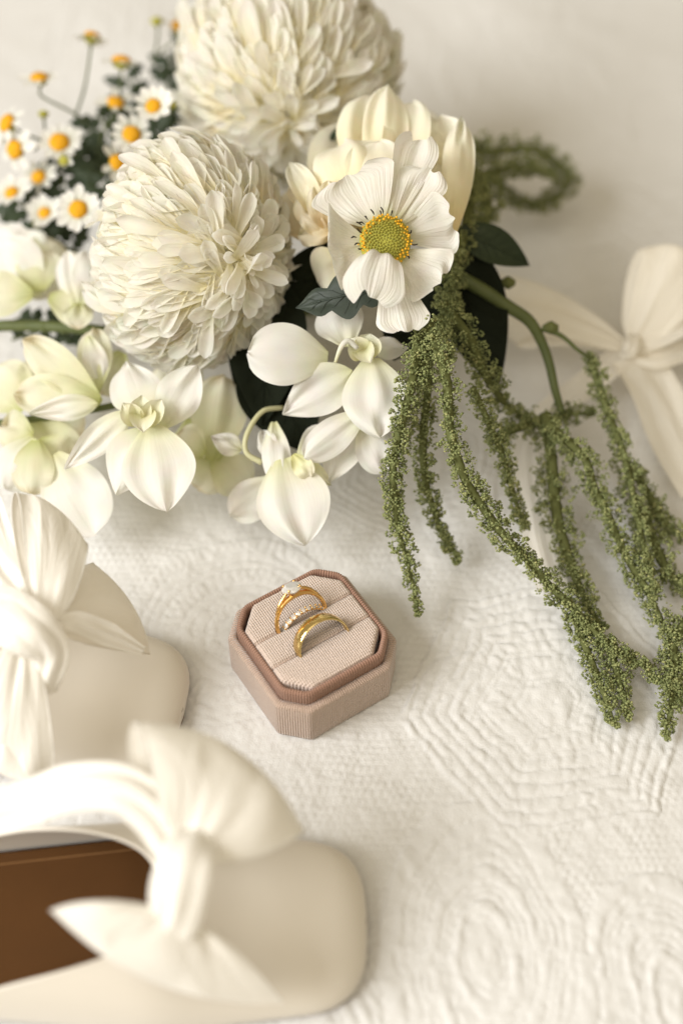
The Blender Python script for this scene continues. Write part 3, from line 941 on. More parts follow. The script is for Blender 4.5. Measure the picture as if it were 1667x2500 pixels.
# ------------------------------------------------------------------ orchids
def orchid(label, cpx, d, petals, group='white orchids'):
    t = Thing('orchid_flower', label, 'flower', Q(*cpx, d), group)
    for i, (b, bd, tp, td, w, bow, cup, kind, m) in enumerate(petals):
        t.surf('petal', petal(Q(*b, bd), Q(*tp, td), w * 1.08, bow=bow * 0.35, cup=cup * 0.2, kind=kind, nv=22, nu=17, seed=i + int(cpx[0]), edge=0.55, ripple=0.0, rk=1.3, curl=0.15, ruffle=0.07), M[m])
    return t


oA = orchid('open white orchid below the near chrysanthemum, five petals facing the camera', (355, 1010), 58,
       [((350, 1010), 58.0, (308, 882), 59.2, 2.0, 0.25, -0.25, 'point', 'orchid'), ((395, 1040), 57.6, (482, 890), 57.4, 1.7, 0.45, -0.30, 'soft', 'orchid'),
        ((320, 1005), 57.6, (158, 1145), 57.3, 1.20, 0.35, -0.15, 'point', 'orchid'), ((352, 1045), 57.5, (284, 1208), 57.0, 1.95, 0.35, -0.20, 'point', 'orchid'),
        ((372, 1040), 57.3, (408, 1250), 56.6, 2.75, 0.40, -0.30, 'soft', 'orchid')])
for i, (b, t, w, d) in enumerate((((345, 1035), (300, 985), 0.9, 56.8), ((350, 1040), (345, 965), 0.9, 56.9), ((360, 1040), (395, 975), 0.9, 56.8), ((355, 1000), (350, 1055), 1.1, 56.7))):
    oA.surf('lip', petal(Q(*b, 57.3), Q(*t, d), w, bow=0.2, cup=0.3, kind='round', nv=10, nu=9, seed=i + 70, edge=0.2), M['throat'])

oB = orchid('white orchid with a large rounded petal under the dark lobed leaf', (850, 870), 57.5,
       [((800, 875), 57.4, (606, 858), 56.8, 2.35, 0.65, -0.45, 'round', 'orchid'), ((850, 845), 57.6, (812, 738), 58.2, 1.9, 0.3, -0.3, 'round', 'orchid'),
        ((905, 850), 57.6, (1000, 850), 58.3, 0.9, 0.15, -0.2, 'point', 'orchid'), ((905, 875), 57.0, (928, 1070), 56.6, 2.5, 0.45, -0.25, 'soft', 'orchid'),
        ((860, 905), 57.4, (690, 1012), 57.6, 1.9, 0.25, 0.25, 'point', 'orchid'), ((890, 1005), 57.0, (742, 1118), 57.0, 1.35, 0.3, -0.25, 'round', 'orchid'),
        ((885, 1030), 57.4, (938, 1156), 57.6, 1.45, 0.3, -0.25, 'round', 'orchid'), ((870, 1010), 57.8, (800, 1180), 58.2, 1.6, 0.1, 0.2, 'point', 'orchid')])
for i, (b, t, w, d, m) in enumerate((((890, 870), (850, 830), 1.0, 56.7, 'throat'), ((890, 880), (905, 815), 1.1, 57.0, 'throat'), ((880, 850), (905, 885), 0.9, 56.6, 'throat'))):
    oB.surf('lip', petal(Q(*b, 57.2), Q(*t, d), w, bow=0.2, cup=0.3, kind='round', nv=10, nu=9, seed=i + 80, edge=0.2), M[m])
oB.surf('column', tube([Q(818, 885, 56.3), Q(832, 848, 56.2), Q(850, 832, 56.3), Q(872, 850, 56.5)], [0.06, 0.10, 0.12, 0.1], 14, 7), M['orchid'], close_u=True)

oC = orchid('bright white orchid hanging lowest, its big petal pointing at the ring box', (690, 1150), 58,
       [((690, 1120), 57.6, (742, 1330), 57.0, 2.8, 0.35, -0.30, 'soft', 'orchid'), ((668, 1030), 58.4, (680, 1180), 57.6, 1.1, 0.3, -0.25, 'round', 'orchid'),
        ((730, 1120), 58.0, (815, 1060), 58.4, 1.5, 0.2, 0.2, 'round', 'orchid'), ((680, 1170), 58.8, (560, 1262), 59.4, 1.6, 0.2, -0.1, 'round', 'orchid'),
        ((720, 1130), 57.9, (810, 1185), 58.0, 0.9, 0.2, 0.2, 'point', 'throat'), ((715, 1110), 57.4, (760, 1165), 57.3, 0.8, 0.2, 0.2, 'round', 'throat'),
        ((670, 1130), 57.9, (640, 1050), 58.4, 0.8, 0.2, -0.1, 'round', 'orchid')])
oC.surf('stem', tube([Q(690, 995, 59), Q(640, 1005, 58.4), Q(603, 1060, 58.0), Q(602, 1105, 58.0), Q(640, 1130, 58.0)], [0.10, 0.11, 0.11, 0.11, 0.13], 26, 8), M['palestem'], close_u=True)

oD = orchid('half turned orchid with a brown tipped petal at the left edge', (200, 960), 59.5,
       [((245, 985), 59.5, (60, 828), 60.2, 1.6, 0.25, 0.2, 'round', 'orchid_green'), ((245, 975), 59.4, (35, 960), 59.8, 1.7, 0.3, -0.2, 'round', 'orchid_green'),
        ((240, 985), 59.0, (70, 1010), 58.8, 1.0, 0.3, -0.2, 'point', 'orchid'), ((235, 960), 60.0, (230, 800), 61.0, 1.4, 0.2, 0.1, 'round', 'orchid_green')])
oE = orchid('pale green white orchid in the lower left, one broad round petal at its side', (90, 1090), 59.5,
       [((85, 1070), 59.3, (15, 1195), 59.0, 1.9, 0.3, -0.2, 'round', 'orchid'), ((90, 1075), 59.0, (75, 1205), 58.6, 1.7, 0.3, -0.2, 'round', 'orchid_green'),
        ((130, 1110), 59.0, (232, 1305), 58.2, 2.75, 0.3, -0.25, 'round', 'orchid'), ((95, 1075), 59.6, (165, 1130), 60.0, 1.7, 0.2, 0.1, 'round', 'orchid_green'),
        ((80, 1065), 59.6, (0, 1040), 60.2, 1.6, 0.2, 0.2, 'round', 'orchid_green')])
oF = orchid('blurred pale orchid at the left edge, above the green stem', (90, 690), 63,
       [((95, 720), 62.6, (10, 590), 63.4, 2.2, 0.3, 0.2, 'round', 'orchid'), ((100, 710), 62.4, (95, 610), 63.2, 1.9, 0.3, -0.2, 'round', 'orchid_green'),
        ((80, 720), 62.0, (-40, 720), 62.6, 1.9, 0.3, 0.2, 'round', 'orchid_green'), ((120, 725), 62.0, (225, 770), 62.0, 1.5, 0.2, -0.2, 'round', 'orchid_green'), ((70, 700), 63.2, (20, 660), 63.6, 2.2, 0.2, 0.2, 'round', 'orchid_green')])
oG = orchid('blurred white orchid tucked against the left side of the near chrysanthemum', (180, 690), 62,
       [((185, 745), 61.8, (165, 610), 62.2, 1.3, 0.35, -0.2, 'round', 'orchid'), ((200, 745), 61.6, (212, 615), 62.2, 1.1, 0.3, -0.2, 'round', 'orchid'), ((195, 740), 61.4, (190, 800), 61.0, 1.2, 0.2, 0.1, 'round', 'orchid_green'),
        ((215, 820), 60.6, (245, 925), 60.2, 1.0, 0.3, -0.2, 'round', 'orchid')])
oH = orchid('wilting yellow green orchid in the shade between the two open orchids', (530, 1040), 60,
       [((520, 1125), 59.6, (548, 915), 60.4, 2.2, 0.2, 0.3, 'round', 'orchid_green'), ((500, 1110), 59.0, (430, 1060), 59.0, 1.6, 0.2, 0.1, 'round', 'orchid_green'),
        ((590, 1100), 58.8, (515, 1065), 58.6, 0.9, 0.2, -0.1, 'point', 'orchid'), ((520, 1120), 59.6, (610, 1190), 60.0, 1.8, 0.2, 0.1, 'round', 'orchid_green'), ((520, 1120), 59.8, (480, 1195), 60.2, 1.8, 0.2, 0.1, 'round', 'orchid_green')])
orchid('blurred pale orchid above the green stem, just under the lowest daisy', (60, 620), 65,
       [((70, 660), 64.6, (-10, 560), 65.2, 2.1, 0.3, 0.2, 'round', 'orchid'), ((80, 655), 64.4, (60, 560), 65.0, 1.8, 0.3, -0.2, 'round', 'orchid'), ((85, 660), 64.2, (150, 590), 64.8, 1.9, 0.2, 0.1, 'round', 'orchid_green'),
        ((70, 665), 64.0, (10, 700), 64.2, 1.7, 0.2, 0.1, 'round', 'orchid_green'), ((90, 660), 63.8, (130, 720), 63.8, 1.7, 0.2, -0.1, 'round', 'orchid_green')])
orchid('shaded yellow green orchid low between the left edge and the open orchid', (60, 1000), 61,
       [((60, 1000), 61.0, (-20, 900), 61.6, 2.4, 0.2, 0.2, 'round', 'orchid_green'), ((70, 990), 61.2, (130, 880), 61.8, 2.0, 0.2, 0.2, 'round', 'orchid_green'),
        ((80, 1010), 60.8, (200, 1060), 60.6, 2.2, 0.2, 0.1, 'round', 'orchid_green'), ((70, 1020), 60.6, (190, 1150), 60.2, 2.0, 0.2, 0.1, 'round', 'orchid_green')])
orchid('shaded pale orchid under the near chrysanthemum, behind the open orchid', (470, 990), 61,
       [((470, 1000), 61.0, (400, 880), 61.6, 2.3, 0.2, 0.2, 'round', 'orchid_green'), ((480, 1000), 60.8, (560, 1010), 61.0, 2.0, 0.2, 0.2, 'round', 'orchid_green'), ((300, 860), 61.2, (240, 960), 61.0, 1.7, 0.2, 0.1, 'round', 'orchid_green'),
        ((470, 1020), 60.8, (490, 1180), 60.4, 2.4, 0.2, 0.1, 'round', 'orchid_green')])
for lab, pts, r in (('thick green orchid stem running in from the left edge at mid height', [Q(-80, 800, 63.5), Q(60, 795, 63), Q(200, 803, 62.5), Q(330, 820, 62.5)], 0.26),
                    ('lower green orchid stem behind the open white orchid', [Q(-60, 1040, 61), Q(60, 1025, 60.6), Q(200, 1005, 60.2), Q(330, 980, 60.2)], 0.15)):
    t = Thing("orchid_branch", lab, 'stem', pts[0])
    t.surf('stalk', tube(pts, r, 20, 9), M['stem'], close_u=True)
    for k in (0.35, 0.7):
        p = np.asarray(pts[1]) * (1 - k) + np.asarray(pts[2]) * k
        t.surf('node', tube([p - RT * 0.12, p, p + RT * 0.12], [r * 1.0, r * 1.25, r * 1.0], 6, 9), M['stem'], close_u=True)

# ------------------------------------------------------------------ feverfew daisies
dpet = []
for k in range(4):
    Pm = unit_petal(0.70, 0.40, 0.1, 0.25 + 0.1 * k, 0.05, kind='round', nv=6, nu=5, seed=k)
    v, f, uv = grid(Pm)
    dpet.append(make_mesh('petal', v, f, uv, True, M['daisy']))


def daisy(label, px, py, d, face, rad=0.40, npet=13, open_=0.15, hub=None, ps=1.0, disc='yellow', bud=False):
    c = Q(px, py, d)
    k = nrm(face[0] * RT + face[1] * UP + face[2] * TOCAM)
    ex = nrm(np.cross(k, [0.13, 0.2, 0.97])); ey = np.cross(k, ex)
    t = Thing('daisy_bud' if bud else 'feverfew_daisy', label, 'daisy', c, 'feverfew daisies')
    a = np.linspace(0, 2 * math.pi, 16, endpoint=False)
    rr_ = [(0.75, -0.25), (1.0, -0.12), (1.02, 0.06), (0.85, 0.32), (0.55, 0.5), (0.22, 0.56), (0.02, 0.54)]
    P = np.array([[c + (math.cos(q) * ex + math.sin(q) * ey) * r * rad * (1 + 0.04 * math.sin(5 * q)) + k * h * rad for q in a] for r, h in rr_])
    t.surf('disc', P, M[disc], close_u=True)
    P = np.array([[c + (math.cos(q) * ex + math.sin(q) * ey) * r * rad + k * h * rad for q in a] for r, h in ((0.15, -0.9), (0.6, -0.75), (0.95, -0.4), (1.0, -0.15))])
    t.surf('calyx', P, M['bud'], close_u=True)
    for i in range(npet):
        an = 2 * math.pi * (i + random.uniform(-0.2, 0.2)) / npet
        o = math.cos(an) * ex + math.sin(an) * ey
        op = open_ + random.uniform(-0.15, 0.15)
        y = nrm(o * math.cos(op) + k * math.sin(op)); x = nrm(np.cross(y, k)); z = np.cross(x, y)
        s = ps * random.uniform(0.72, 1.18)
        b = (o * rad * 0.85) * S
        x, y, z = x * s, y * s, z * s
        mt = Matrix(((x[0], y[0], z[0], b[0]), (x[1], y[1], z[1], b[1]), (x[2], y[2], z[2], b[2]), (0, 0, 0, 1)))
        link('petal', dpet[random.randrange(4)], t.o, matrix=mt)
    if hub is not None:
        h = Q(*hub)
        p1 = c - k * 0.9 * rad
        mid = (p1 + h) / 2 - k * 0.5 + rng.normal(0, 0.15, 3)
        t.surf('stem', tube([p1, p1 - k * 0.5, mid, h], [0.06, 0.055, 0.06, 0.07], 18, 6), M['stem'], close_u=True)


H1, H2, H3 = (215, 300, 68), (250, 420, 68), (420, 250, 70)
DZ = [('daisy facing up at the upper left with a long forked stem', 97, 190, 66, (0, .8, .6), .42, 10, .0, H1),
      ('fully open daisy with a deep orange centre, front of the spray', 146, 347, 65, (.1, .25, .9), .46, 13, .1, (200, 330, 67)),
      ('tilted daisy with half its centre hidden, top middle of the spray', 297, 148, 67, (.1, .9, .35), .46, 8, -.2, (300, 300, 69)),
      ('daisy turned to the left edge, upper of the two there', 18, 300, 65, (-.6, .3, .7), .45, 7, -.3, (105, 335, 66)),
      ('daisy turned to the left edge, lower of the two there', 37, 365, 65, (-.5, -.2, .8), .45, 7, -.3, (105, 335, 66)),
      ('open daisy touching the near chrysanthemum at its upper left', 322, 328, 64.5, (.2, .2, .95), .42, 12, .1, (340, 300, 68)),
      ('open daisy with a yellow centre left of the near chrysanthemum', 192, 511, 63, (.0, .1, 1), .42, 14, .15, (230, 480, 66)),
      ('small round daisy just opening with stubby petals, above the spray leaves', 375, 259, 63.5, (-.1, .2, 1), .36, 11, .5, (430, 250, 66)),
      ('half seen daisy in the thick of the spray, beneath the tilted one', 283, 250, 67, (.2, .5, .6), .40, 6, .0, H2),
      ('daisy half hidden behind the edge of the near chrysanthemum', 290, 398, 64.5, (.5, .2, .8), .42, 7, .1, H2),
      ('daisy seen from the side, nodding at the top left of the spray', 225, 88, 67, (.1, .75, .1), .40, 10, -.5, (185, 285, 68)),
      ('faint daisy far back beside the white chrysanthemum', 437, 65, 71, (.3, .5, .6), .40, 6, .2, (390, 130, 72)),
      ('shaded daisy low in the spray, under the fully open one', 95, 432, 66, (-.2, .2, .9), .36, 9, .1, H2),
      ('pale daisy at the left edge low in the spray', 30, 470, 65, (-.2, .5, .8), .34, 11, .2, (110, 470, 66)),
      ('lowest daisy of the spray, half in shade', 110, 520, 65, (-.1, .3, .9), .30, 12, .4, (150, 560, 66))]
for (lab, x, y, d, fc, r, n, op, hub) in DZ:
    daisy(lab, x, y, d, fc, r, n, op, hub)
for lab, x, y, d, fc, r, n, hub in (('round green daisy bud beside the stubby daisy', 421, 254, 63.5, (.2, .4, .9), .20, 0, (440, 262, 65)),
                                    ('half open daisy bud under the fully open daisy', 157, 392, 64.3, (.2, -.1, .9), .24, 7, (190, 380, 66)),
                                    ('tall olive daisy bud at the top of the spray', 383, 50, 70, (0, .8, .5), .30, 0, (375, 150, 71)),
                                    ('green daisy bud between the upper left daisies', 107, 277, 66, (0, .9, .4), .24, 0, (110, 330, 66.5)),
                                    ('small yellow green bud low in the spray', 92, 545, 65, (0, .6, .6), .20, 0, (120, 580, 66))):
    daisy(lab, x, y, d, fc, r, n, 1.0, hub, ps=0.5, disc='bud', bud=True)


def lobed_leaf(base, tip, width, up=None, lobes=4, seed=0, bow=0.1):
    base = np.asarray(base); tip = np.asarray(tip)
    P = petal(base, tip, width, up=up, bow=bow, cup=-0.15, kind='point', nv=25, nu=9, seed=seed, edge=0.25)
    mid = P[:, 4:5]
    v = np.linspace(0, 1, 25)
    w = 0.52 + 0.48 * np.abs(np.sin(v * math.pi * lobes + 0.3))
    return mid + (P - mid) * w[:, None, None]


def sprig(label, base, tip, nl, ll, seed, mat='darkleaf', name='leaf_sprig'):
    rg = np.random.default_rng(seed)
    t = Thing(name, label, 'leaves', base, 'dark leaves among the daisies')
    t.surf('stem', tube([base, (base + tip) / 2 + rg.normal(0, 0.2, 3), tip], [0.07, 0.05, 0.03], 12, 6), M['stem'], close_u=True)
    ax = nrm(tip - base)
    for i in range(nl):
        k = (i + 0.5) / nl
        p = base + (tip - base) * k
        s = nrm(np.cross(ax, TOCAM)) * (1 if i % 2 else -1)
        d = nrm(s + ax * rg.uniform(0.2, 0.8) + TOCAM * rg.uniform(-0.4, 0.4))
        t.surf('leaflet', lobed_leaf(p, p + d * ll * rg.uniform(0.7, 1.2), ll * 0.55, lobes=3, seed=seed + i), M[mat])


SP = [('leaves under the fully open daisy', (190, 560), 66, (150, 400), 67, 9, 1.7), ('leaves against the left side of the near chrysanthemum', (270, 520), 65.5, (235, 360), 67, 9, 1.8),
      ('leaves in the middle of the spray', (300, 420), 67, (240, 280), 68.5, 10, 1.7), ('leaves below the stubby daisy', (400, 340), 66, (330, 270), 67.5, 8, 1.5),
      ('leaves rising beside the back chrysanthemum', (400, 330), 70, (420, 130), 72, 10, 1.6), ('leaves at the top of the spray behind the back chrysanthemum', (430, 200), 72, (500, 70), 73, 8, 1.5),
      ('low leaves at the left edge of the spray', (150, 600), 65.5, (40, 490), 66, 9, 1.5), ('leaves behind the lowest daisy', (200, 620), 66.5, (110, 560), 67, 8, 1.5),
      ('leaves deep behind the tilted daisy', (330, 330), 70, (310, 180), 71, 8, 1.4), ('dark leaves in the shade above the orchid stem', (30, 830), 65, (190, 790), 64.5, 8, 1.6)]
for i, (lab, b, bd, t, td, n, ll) in enumerate(SP):
    sprig('dark green ' + lab, Q(*b, bd), Q(*t, td), n, ll, 100 + 17 * i)

# single leaves
def leaf(label, base, tip, width, lobes, mat, bow=0.2, seed=0, plain=False):
    t = Thing('leaf', label, 'leaf', base)
    if plain:
        P = petal(base, tip, width, bow=bow, cup=0.25, kind='point', nv=25, nu=9, seed=seed, edge=0.3)
    else:
        P = lobed_leaf(base, tip, width, lobes=lobes, seed=seed, bow=bow)
    t.surf('blade', P, M[mat])
    off = TOCAM * 0.012
    vv = [grid(tube([P[r, 4] + off, P[r + 2, 4 + s_] + off, P[r + 3, 4 + 2 * s_] + off, P[r + 4, 4 + 3 * s_] + off], [0.025, 0.02, 0.015, 0.008], 8, 5), True) for r in range(2, 20, 3) for s_ in (-1, 1)]
    v, f, uv = merge(vv)
    t.part('veins', v, f, M[mat], uv=uv)
    ax = tip - base
    t.surf('midrib', tube([q + off for q in P[::4, 4]], [0.06, 0.04, 0.015], 16, 6), M[mat], close_u=True)


leaf('dark blue green lobed leaf under the cosmos', Q(950, 700, 56.0), Q(722, 752, 56.6), 1.9, 3, 'blueleaf', 0.35, 5)
leaf('dark leaf right of the cosmos, pointing down at the ribbon', Q(1110, 560, 60.5), Q(1292, 648, 61.5), 1.6, 2, 'darkleaf', 0.3, 8, True)
leaf('small dark leaf in the gap between the back chrysanthemum and the rose', Q(760, 355, 62.2), Q(845, 315, 61.8), 0.75, 3, 'darkleaf', 0.1, 9)
leaf('added near-black leaf painted as the deep shade under the near chrysanthemum', Q(660, 660, 60), Q(640, 1040, 59.6), 3.4, 2, 'shadefill', 0.2, 11, True)  # from here on, leaves added to darken the bouquet gaps like shadow
leaf('added near-black leaf painted as the deep shade behind the orchid with the rounded petal', Q(620, 840, 60.2), Q(760, 1110, 59.8), 3.4, 2, 'shadefill', 0.2, 12, True)
leaf('added near-black leaf painted as the shade between cosmos and chrysanthemum', Q(900, 640, 60.5), Q(640, 720, 60), 2.6, 2, 'shadefill', 0.2, 13, True)
leaf('broad added near-black leaf painted as the shade right of the cosmos tip', Q(1080, 560, 61), Q(1215, 950, 60.5), 3.2, 2, 'shadefill', 0.1, 14, True)
leaf('added near-black leaf painted as shade low behind the amaranth tops', Q(1050, 660, 60), Q(960, 880, 60), 3.0, 2, 'shadefill', 0.1, 15, True)
leaf('added near-black leaf painted as shade under the right side of the near chrysanthemum', Q(690, 660, 60.5), Q(580, 960, 60.5), 3.0, 2, 'shadefill', 0.1, 16, True)

# ------------------------------------------------------------------ amaranth
def amaranth(label, pts, rad, seed, dens=1.0):
    rg = np.random.default_rng(seed)
    P3 = np.array([U(x, y, z) for x, y, z in pts])
    L = np.linalg.norm(np.diff(P3, axis=0), axis=1).sum()
    rad = rad * 1.24
    n = max(20, int(L / 0.105 * dens))
    C = spline(P3, n)
    T, Nn, Bb = frames(C)
    v = np.linspace(0, 1, n)
    r = rad * np.interp(v, [0, 0.08, 0.5, 0.85, 1.0], [0.75, 1.0, 1.0, 0.72, 0.30]) * (0.82 + 0.36 * vnoise(v * L * 0.9, 0 * v, seed))
    t = Thing('amaranth_strand', label, 'amaranth', P3[0], 'hanging green amaranth strands')
    t.surf('stem', tube(P3, [rad * 0.34, rad * 0.34, rad * 0.28, rad * 0.08], 40, 8), M['amaranth_core'], close_u=True)
    per = 3
    ang = rg.random((n, per)) * 2 * math.pi
    lump = 0.62 + 0.70 * vnoise(np.linspace(0, L * 1.9, n)[:, None] + 0 * ang, ang * 0.8, seed + 9)
    rr = r[:, None] * (0.38 + 0.62 * rg.random((n, per))) * lump
    cl = C[:, None] + rr[..., None] * (np.cos(ang)[..., None] * Nn[:, None] + np.sin(ang)[..., None] * Bb[:, None])
    cl = cl.reshape(-1, 3)
    outd = (cl - np.repeat(C, per, 0)); outd /= np.linalg.norm(outd, axis=1)[:, None] + 1e-9
    k = 11
    off = rg.normal(0, 1, (len(cl), k, 3)); off /= np.linalg.norm(off, axis=2)[..., None]
    crad = (0.10 + 0.09 * rg.random(len(cl))) * np.interp(np.repeat(v, per), [0, 0.85, 1], [1, 0.9, 0.55])
    cen = cl[:, None] + off * crad[:, None, None] + outd[:, None] * 0.03
    br = (0.034 + 0.042 * rg.random((len(cl), k)))
    var = np.clip(0.25 + 0.35 * rg.random((len(cl), 1)) + 0.35 * rg.normal(0, 0.5, (len(cl), k)), 0, 1)
    vv, ff, va = beads(cen.reshape(-1, 3), br.ravel(), var.ravel(), low=True)
    t.part('florets', vv, ff, M['amaranth'], colv=va, kind='stuff')


AM = [('green amaranth strand hanging leftmost, its tip just right of the ring box', [(1022, 799, 9), (1012, 897, 8.2), (993, 985, 7.2), (973, 1063, 6.2), (959, 1141, 5.2), (963, 1219, 4.2), (973, 1298, 3.2), (998, 1386, 2.2), (1021, 1500, 1.2)], 0.42),
      ('second green amaranth strand from the left, short, behind the leftmost one', [(1047, 848, 7.5), (1042, 970, 6.2), (1032, 1068, 5), (1037, 1166, 3.8), (1056, 1239, 2.6), (1086, 1312, 1.6), (1122, 1372, .8)], 0.40),
      ('long bright amaranth strand running from under the cosmos to the right edge', [(1040, 780, 9.5), (1066, 850, 8.8), (1091, 936, 8), (1096, 1034, 6.8), (1115, 1117, 5.8), (1145, 1190, 4.8), (1179, 1239, 4.2), (1213, 1288, 3.6), (1252, 1332, 3), (1291, 1371, 2.5), (1340, 1430, 1.9), (1389, 1474, 1.6), (1438, 1532, 1.3), (1487, 1571, 1.1), (1545, 1611, .9), (1599, 1650, .8), (1660, 1690, .7)], 0.45),
      ('thin amaranth strand ending beside the long bright one', [(1154, 946, 6.5), (1193, 1034, 5.2), (1218, 1092, 4.4), (1242, 1166, 3.4), (1262, 1239, 2.6), (1278, 1292, 2)], 0.33),
      ('dark amaranth strand leaving the bouquet under the black gap', [(1080, 740, 8), (1144, 823, 7), (1174, 897, 6), (1203, 946, 5), (1242, 994, 4), (1300, 1030, 3)], 0.48),
      ('short dark amaranth strand lying across the fork of the stems', [(1225, 1060, 3.5), (1281, 1038, 3.2), (1325, 1029, 3), (1379, 1014, 2.8), (1448, 1005, 2.2)], 0.46),
      ('thick dark amaranth strand in the middle, shaded by its neighbours', [(1330, 1010, 3.5), (1345, 1117, 2.8), (1350, 1190, 2.2), (1360, 1263, 1.6), (1379, 1337, 1.2), (1404, 1410, .9), (1433, 1474, .7), (1470, 1540, .6)], 0.58),
      ('amaranth strand sloping from the fork down to the right edge', [(1335, 1035, 4), (1389, 1082, 3.6), (1428, 1122, 3.2), (1448, 1190, 2.7), (1477, 1244, 2.2), (1506, 1312, 1.8), (1540, 1381, 1.4), (1575, 1435, 1.1), (1604, 1493, .9), (1633, 1557, .8), (1672, 1650, .7)], 0.44),
      ('amaranth strand rising highest on the right, beside the ribbon knot', [(1440, 868, 4.5), (1462, 946, 4), (1487, 1019, 3.4), (1516, 1092, 2.9), (1535, 1166, 2.4), (1550, 1239, 2), (1565, 1312, 1.7), (1579, 1386, 1.4), (1594, 1440, 1.2)], 0.40),
      ('dark amaranth strand at the right edge, upper one', [(1540, 1140, 1.6), (1594, 1229, 1.3), (1623, 1278, 1), (1690, 1320, .8)], 0.48),
      ('dark amaranth strand at the right edge, below the upper one', [(1570, 1240, 1.2), (1600, 1337, 1), (1633, 1400, .8), (1690, 1450, .7)], 0.50),
      ('bright amaranth tip pointing down at the quilt, left of the pair of tips', [(1400, 1500, 1.0), (1418, 1552, .9), (1452, 1640, .7), (1477, 1703, .6), (1501, 1775, .5)], 0.37),
      ('bright amaranth tip pointing down at the quilt, right of the pair of tips', [(1470, 1560, 1.0), (1500, 1620, .8), (1514, 1680, .65), (1533, 1755, .5)], 0.35),
      ('bright amaranth tip alone near the right edge', [(1650, 1600, 1.0), (1642, 1665, .8), (1635, 1735, .6), (1621, 1805, .5)], 0.34),
      ('amaranth strand curving in at the right edge, end of the long slope', [(1680, 1500, 1), (1650, 1560, .9), (1640, 1640, .8), (1660, 1710, .7)], 0.40),
      ('amaranth strand looping on the quilt behind the rose', [(1100, 400, 7), (1150, 365, 6), (1200, 372, 5), (1290, 362, 4), (1360, 398, 3), (1388, 440, 2.6), (1350, 485, 2.4), (1290, 500, 2.2), (1240, 475, 2.4), (1200, 430, 3)], 0.46),
      ('amaranth strand piled behind the cosmos, inside the loop', [(1110, 470, 7), (1160, 430, 6), (1230, 415, 5), (1290, 405, 4.4), (1350, 430, 4)], 0.42),
      ('amaranth mass hanging right of the cosmos, above the black gap', [(1150, 400, 7.5), (1150, 470, 7.5), (1140, 540, 7.8), (1120, 620, 8), (1100, 700, 8)], 0.62),
      ('dark amaranth strand close behind the lower petals of the cosmos', [(1180, 440, 6), (1190, 520, 6), (1160, 590, 6.4), (1110, 680, 7), (1080, 780, 7.5), (1100, 880, 7)], 0.55),
      ('amaranth clump at the top of the hanging strands, under the cosmos tip', [(1015, 770, 9.4), (1035, 830, 8.8), (1020, 890, 8.2), (1040, 950, 7.4)], 0.42)]
for i, (lab, pts, r) in enumerate(AM):
    amaranth(lab, pts, r, 500 + i)
t = Thing('amaranth_stalk', 'bare green amaranth stalk arching from the black gap to the strands', 'stem', U(1120, 690, 7))
t.surf('stalk', tube([U(1110, 670, 7), U(1180, 710, 6.6), U(1242, 750, 6.2), U(1291, 784, 5.8), U(1320, 833, 5.2), U(1340, 887, 4.6), U(1355, 955, 3.9), U(1372, 1010, 3.2)], [0.30, 0.30, 0.28, 0.26, 0.22, 0.2, 0.18, 0.15], 30, 9), M['stem'], close_u=True)
t.surf('side_shoot', tube([U(1322, 800, 5.6), U(1370, 820, 5.4), U(1413, 857, 5), U(1450, 880, 4.5)], [0.16, 0.10, 0.08, 0.07], 14, 7), M['stem'], close_u=True)
for x, y, z in ((1345, 800, 5.6), (1240, 690, 6.4)):
    p = U(x, y, z)
    t.surf('knob', tube([p - RT * 0.3, p, p + RT * 0.3], [0.15, 0.32, 0.12], 8, 8), M['amaranth_core'], close_u=True)

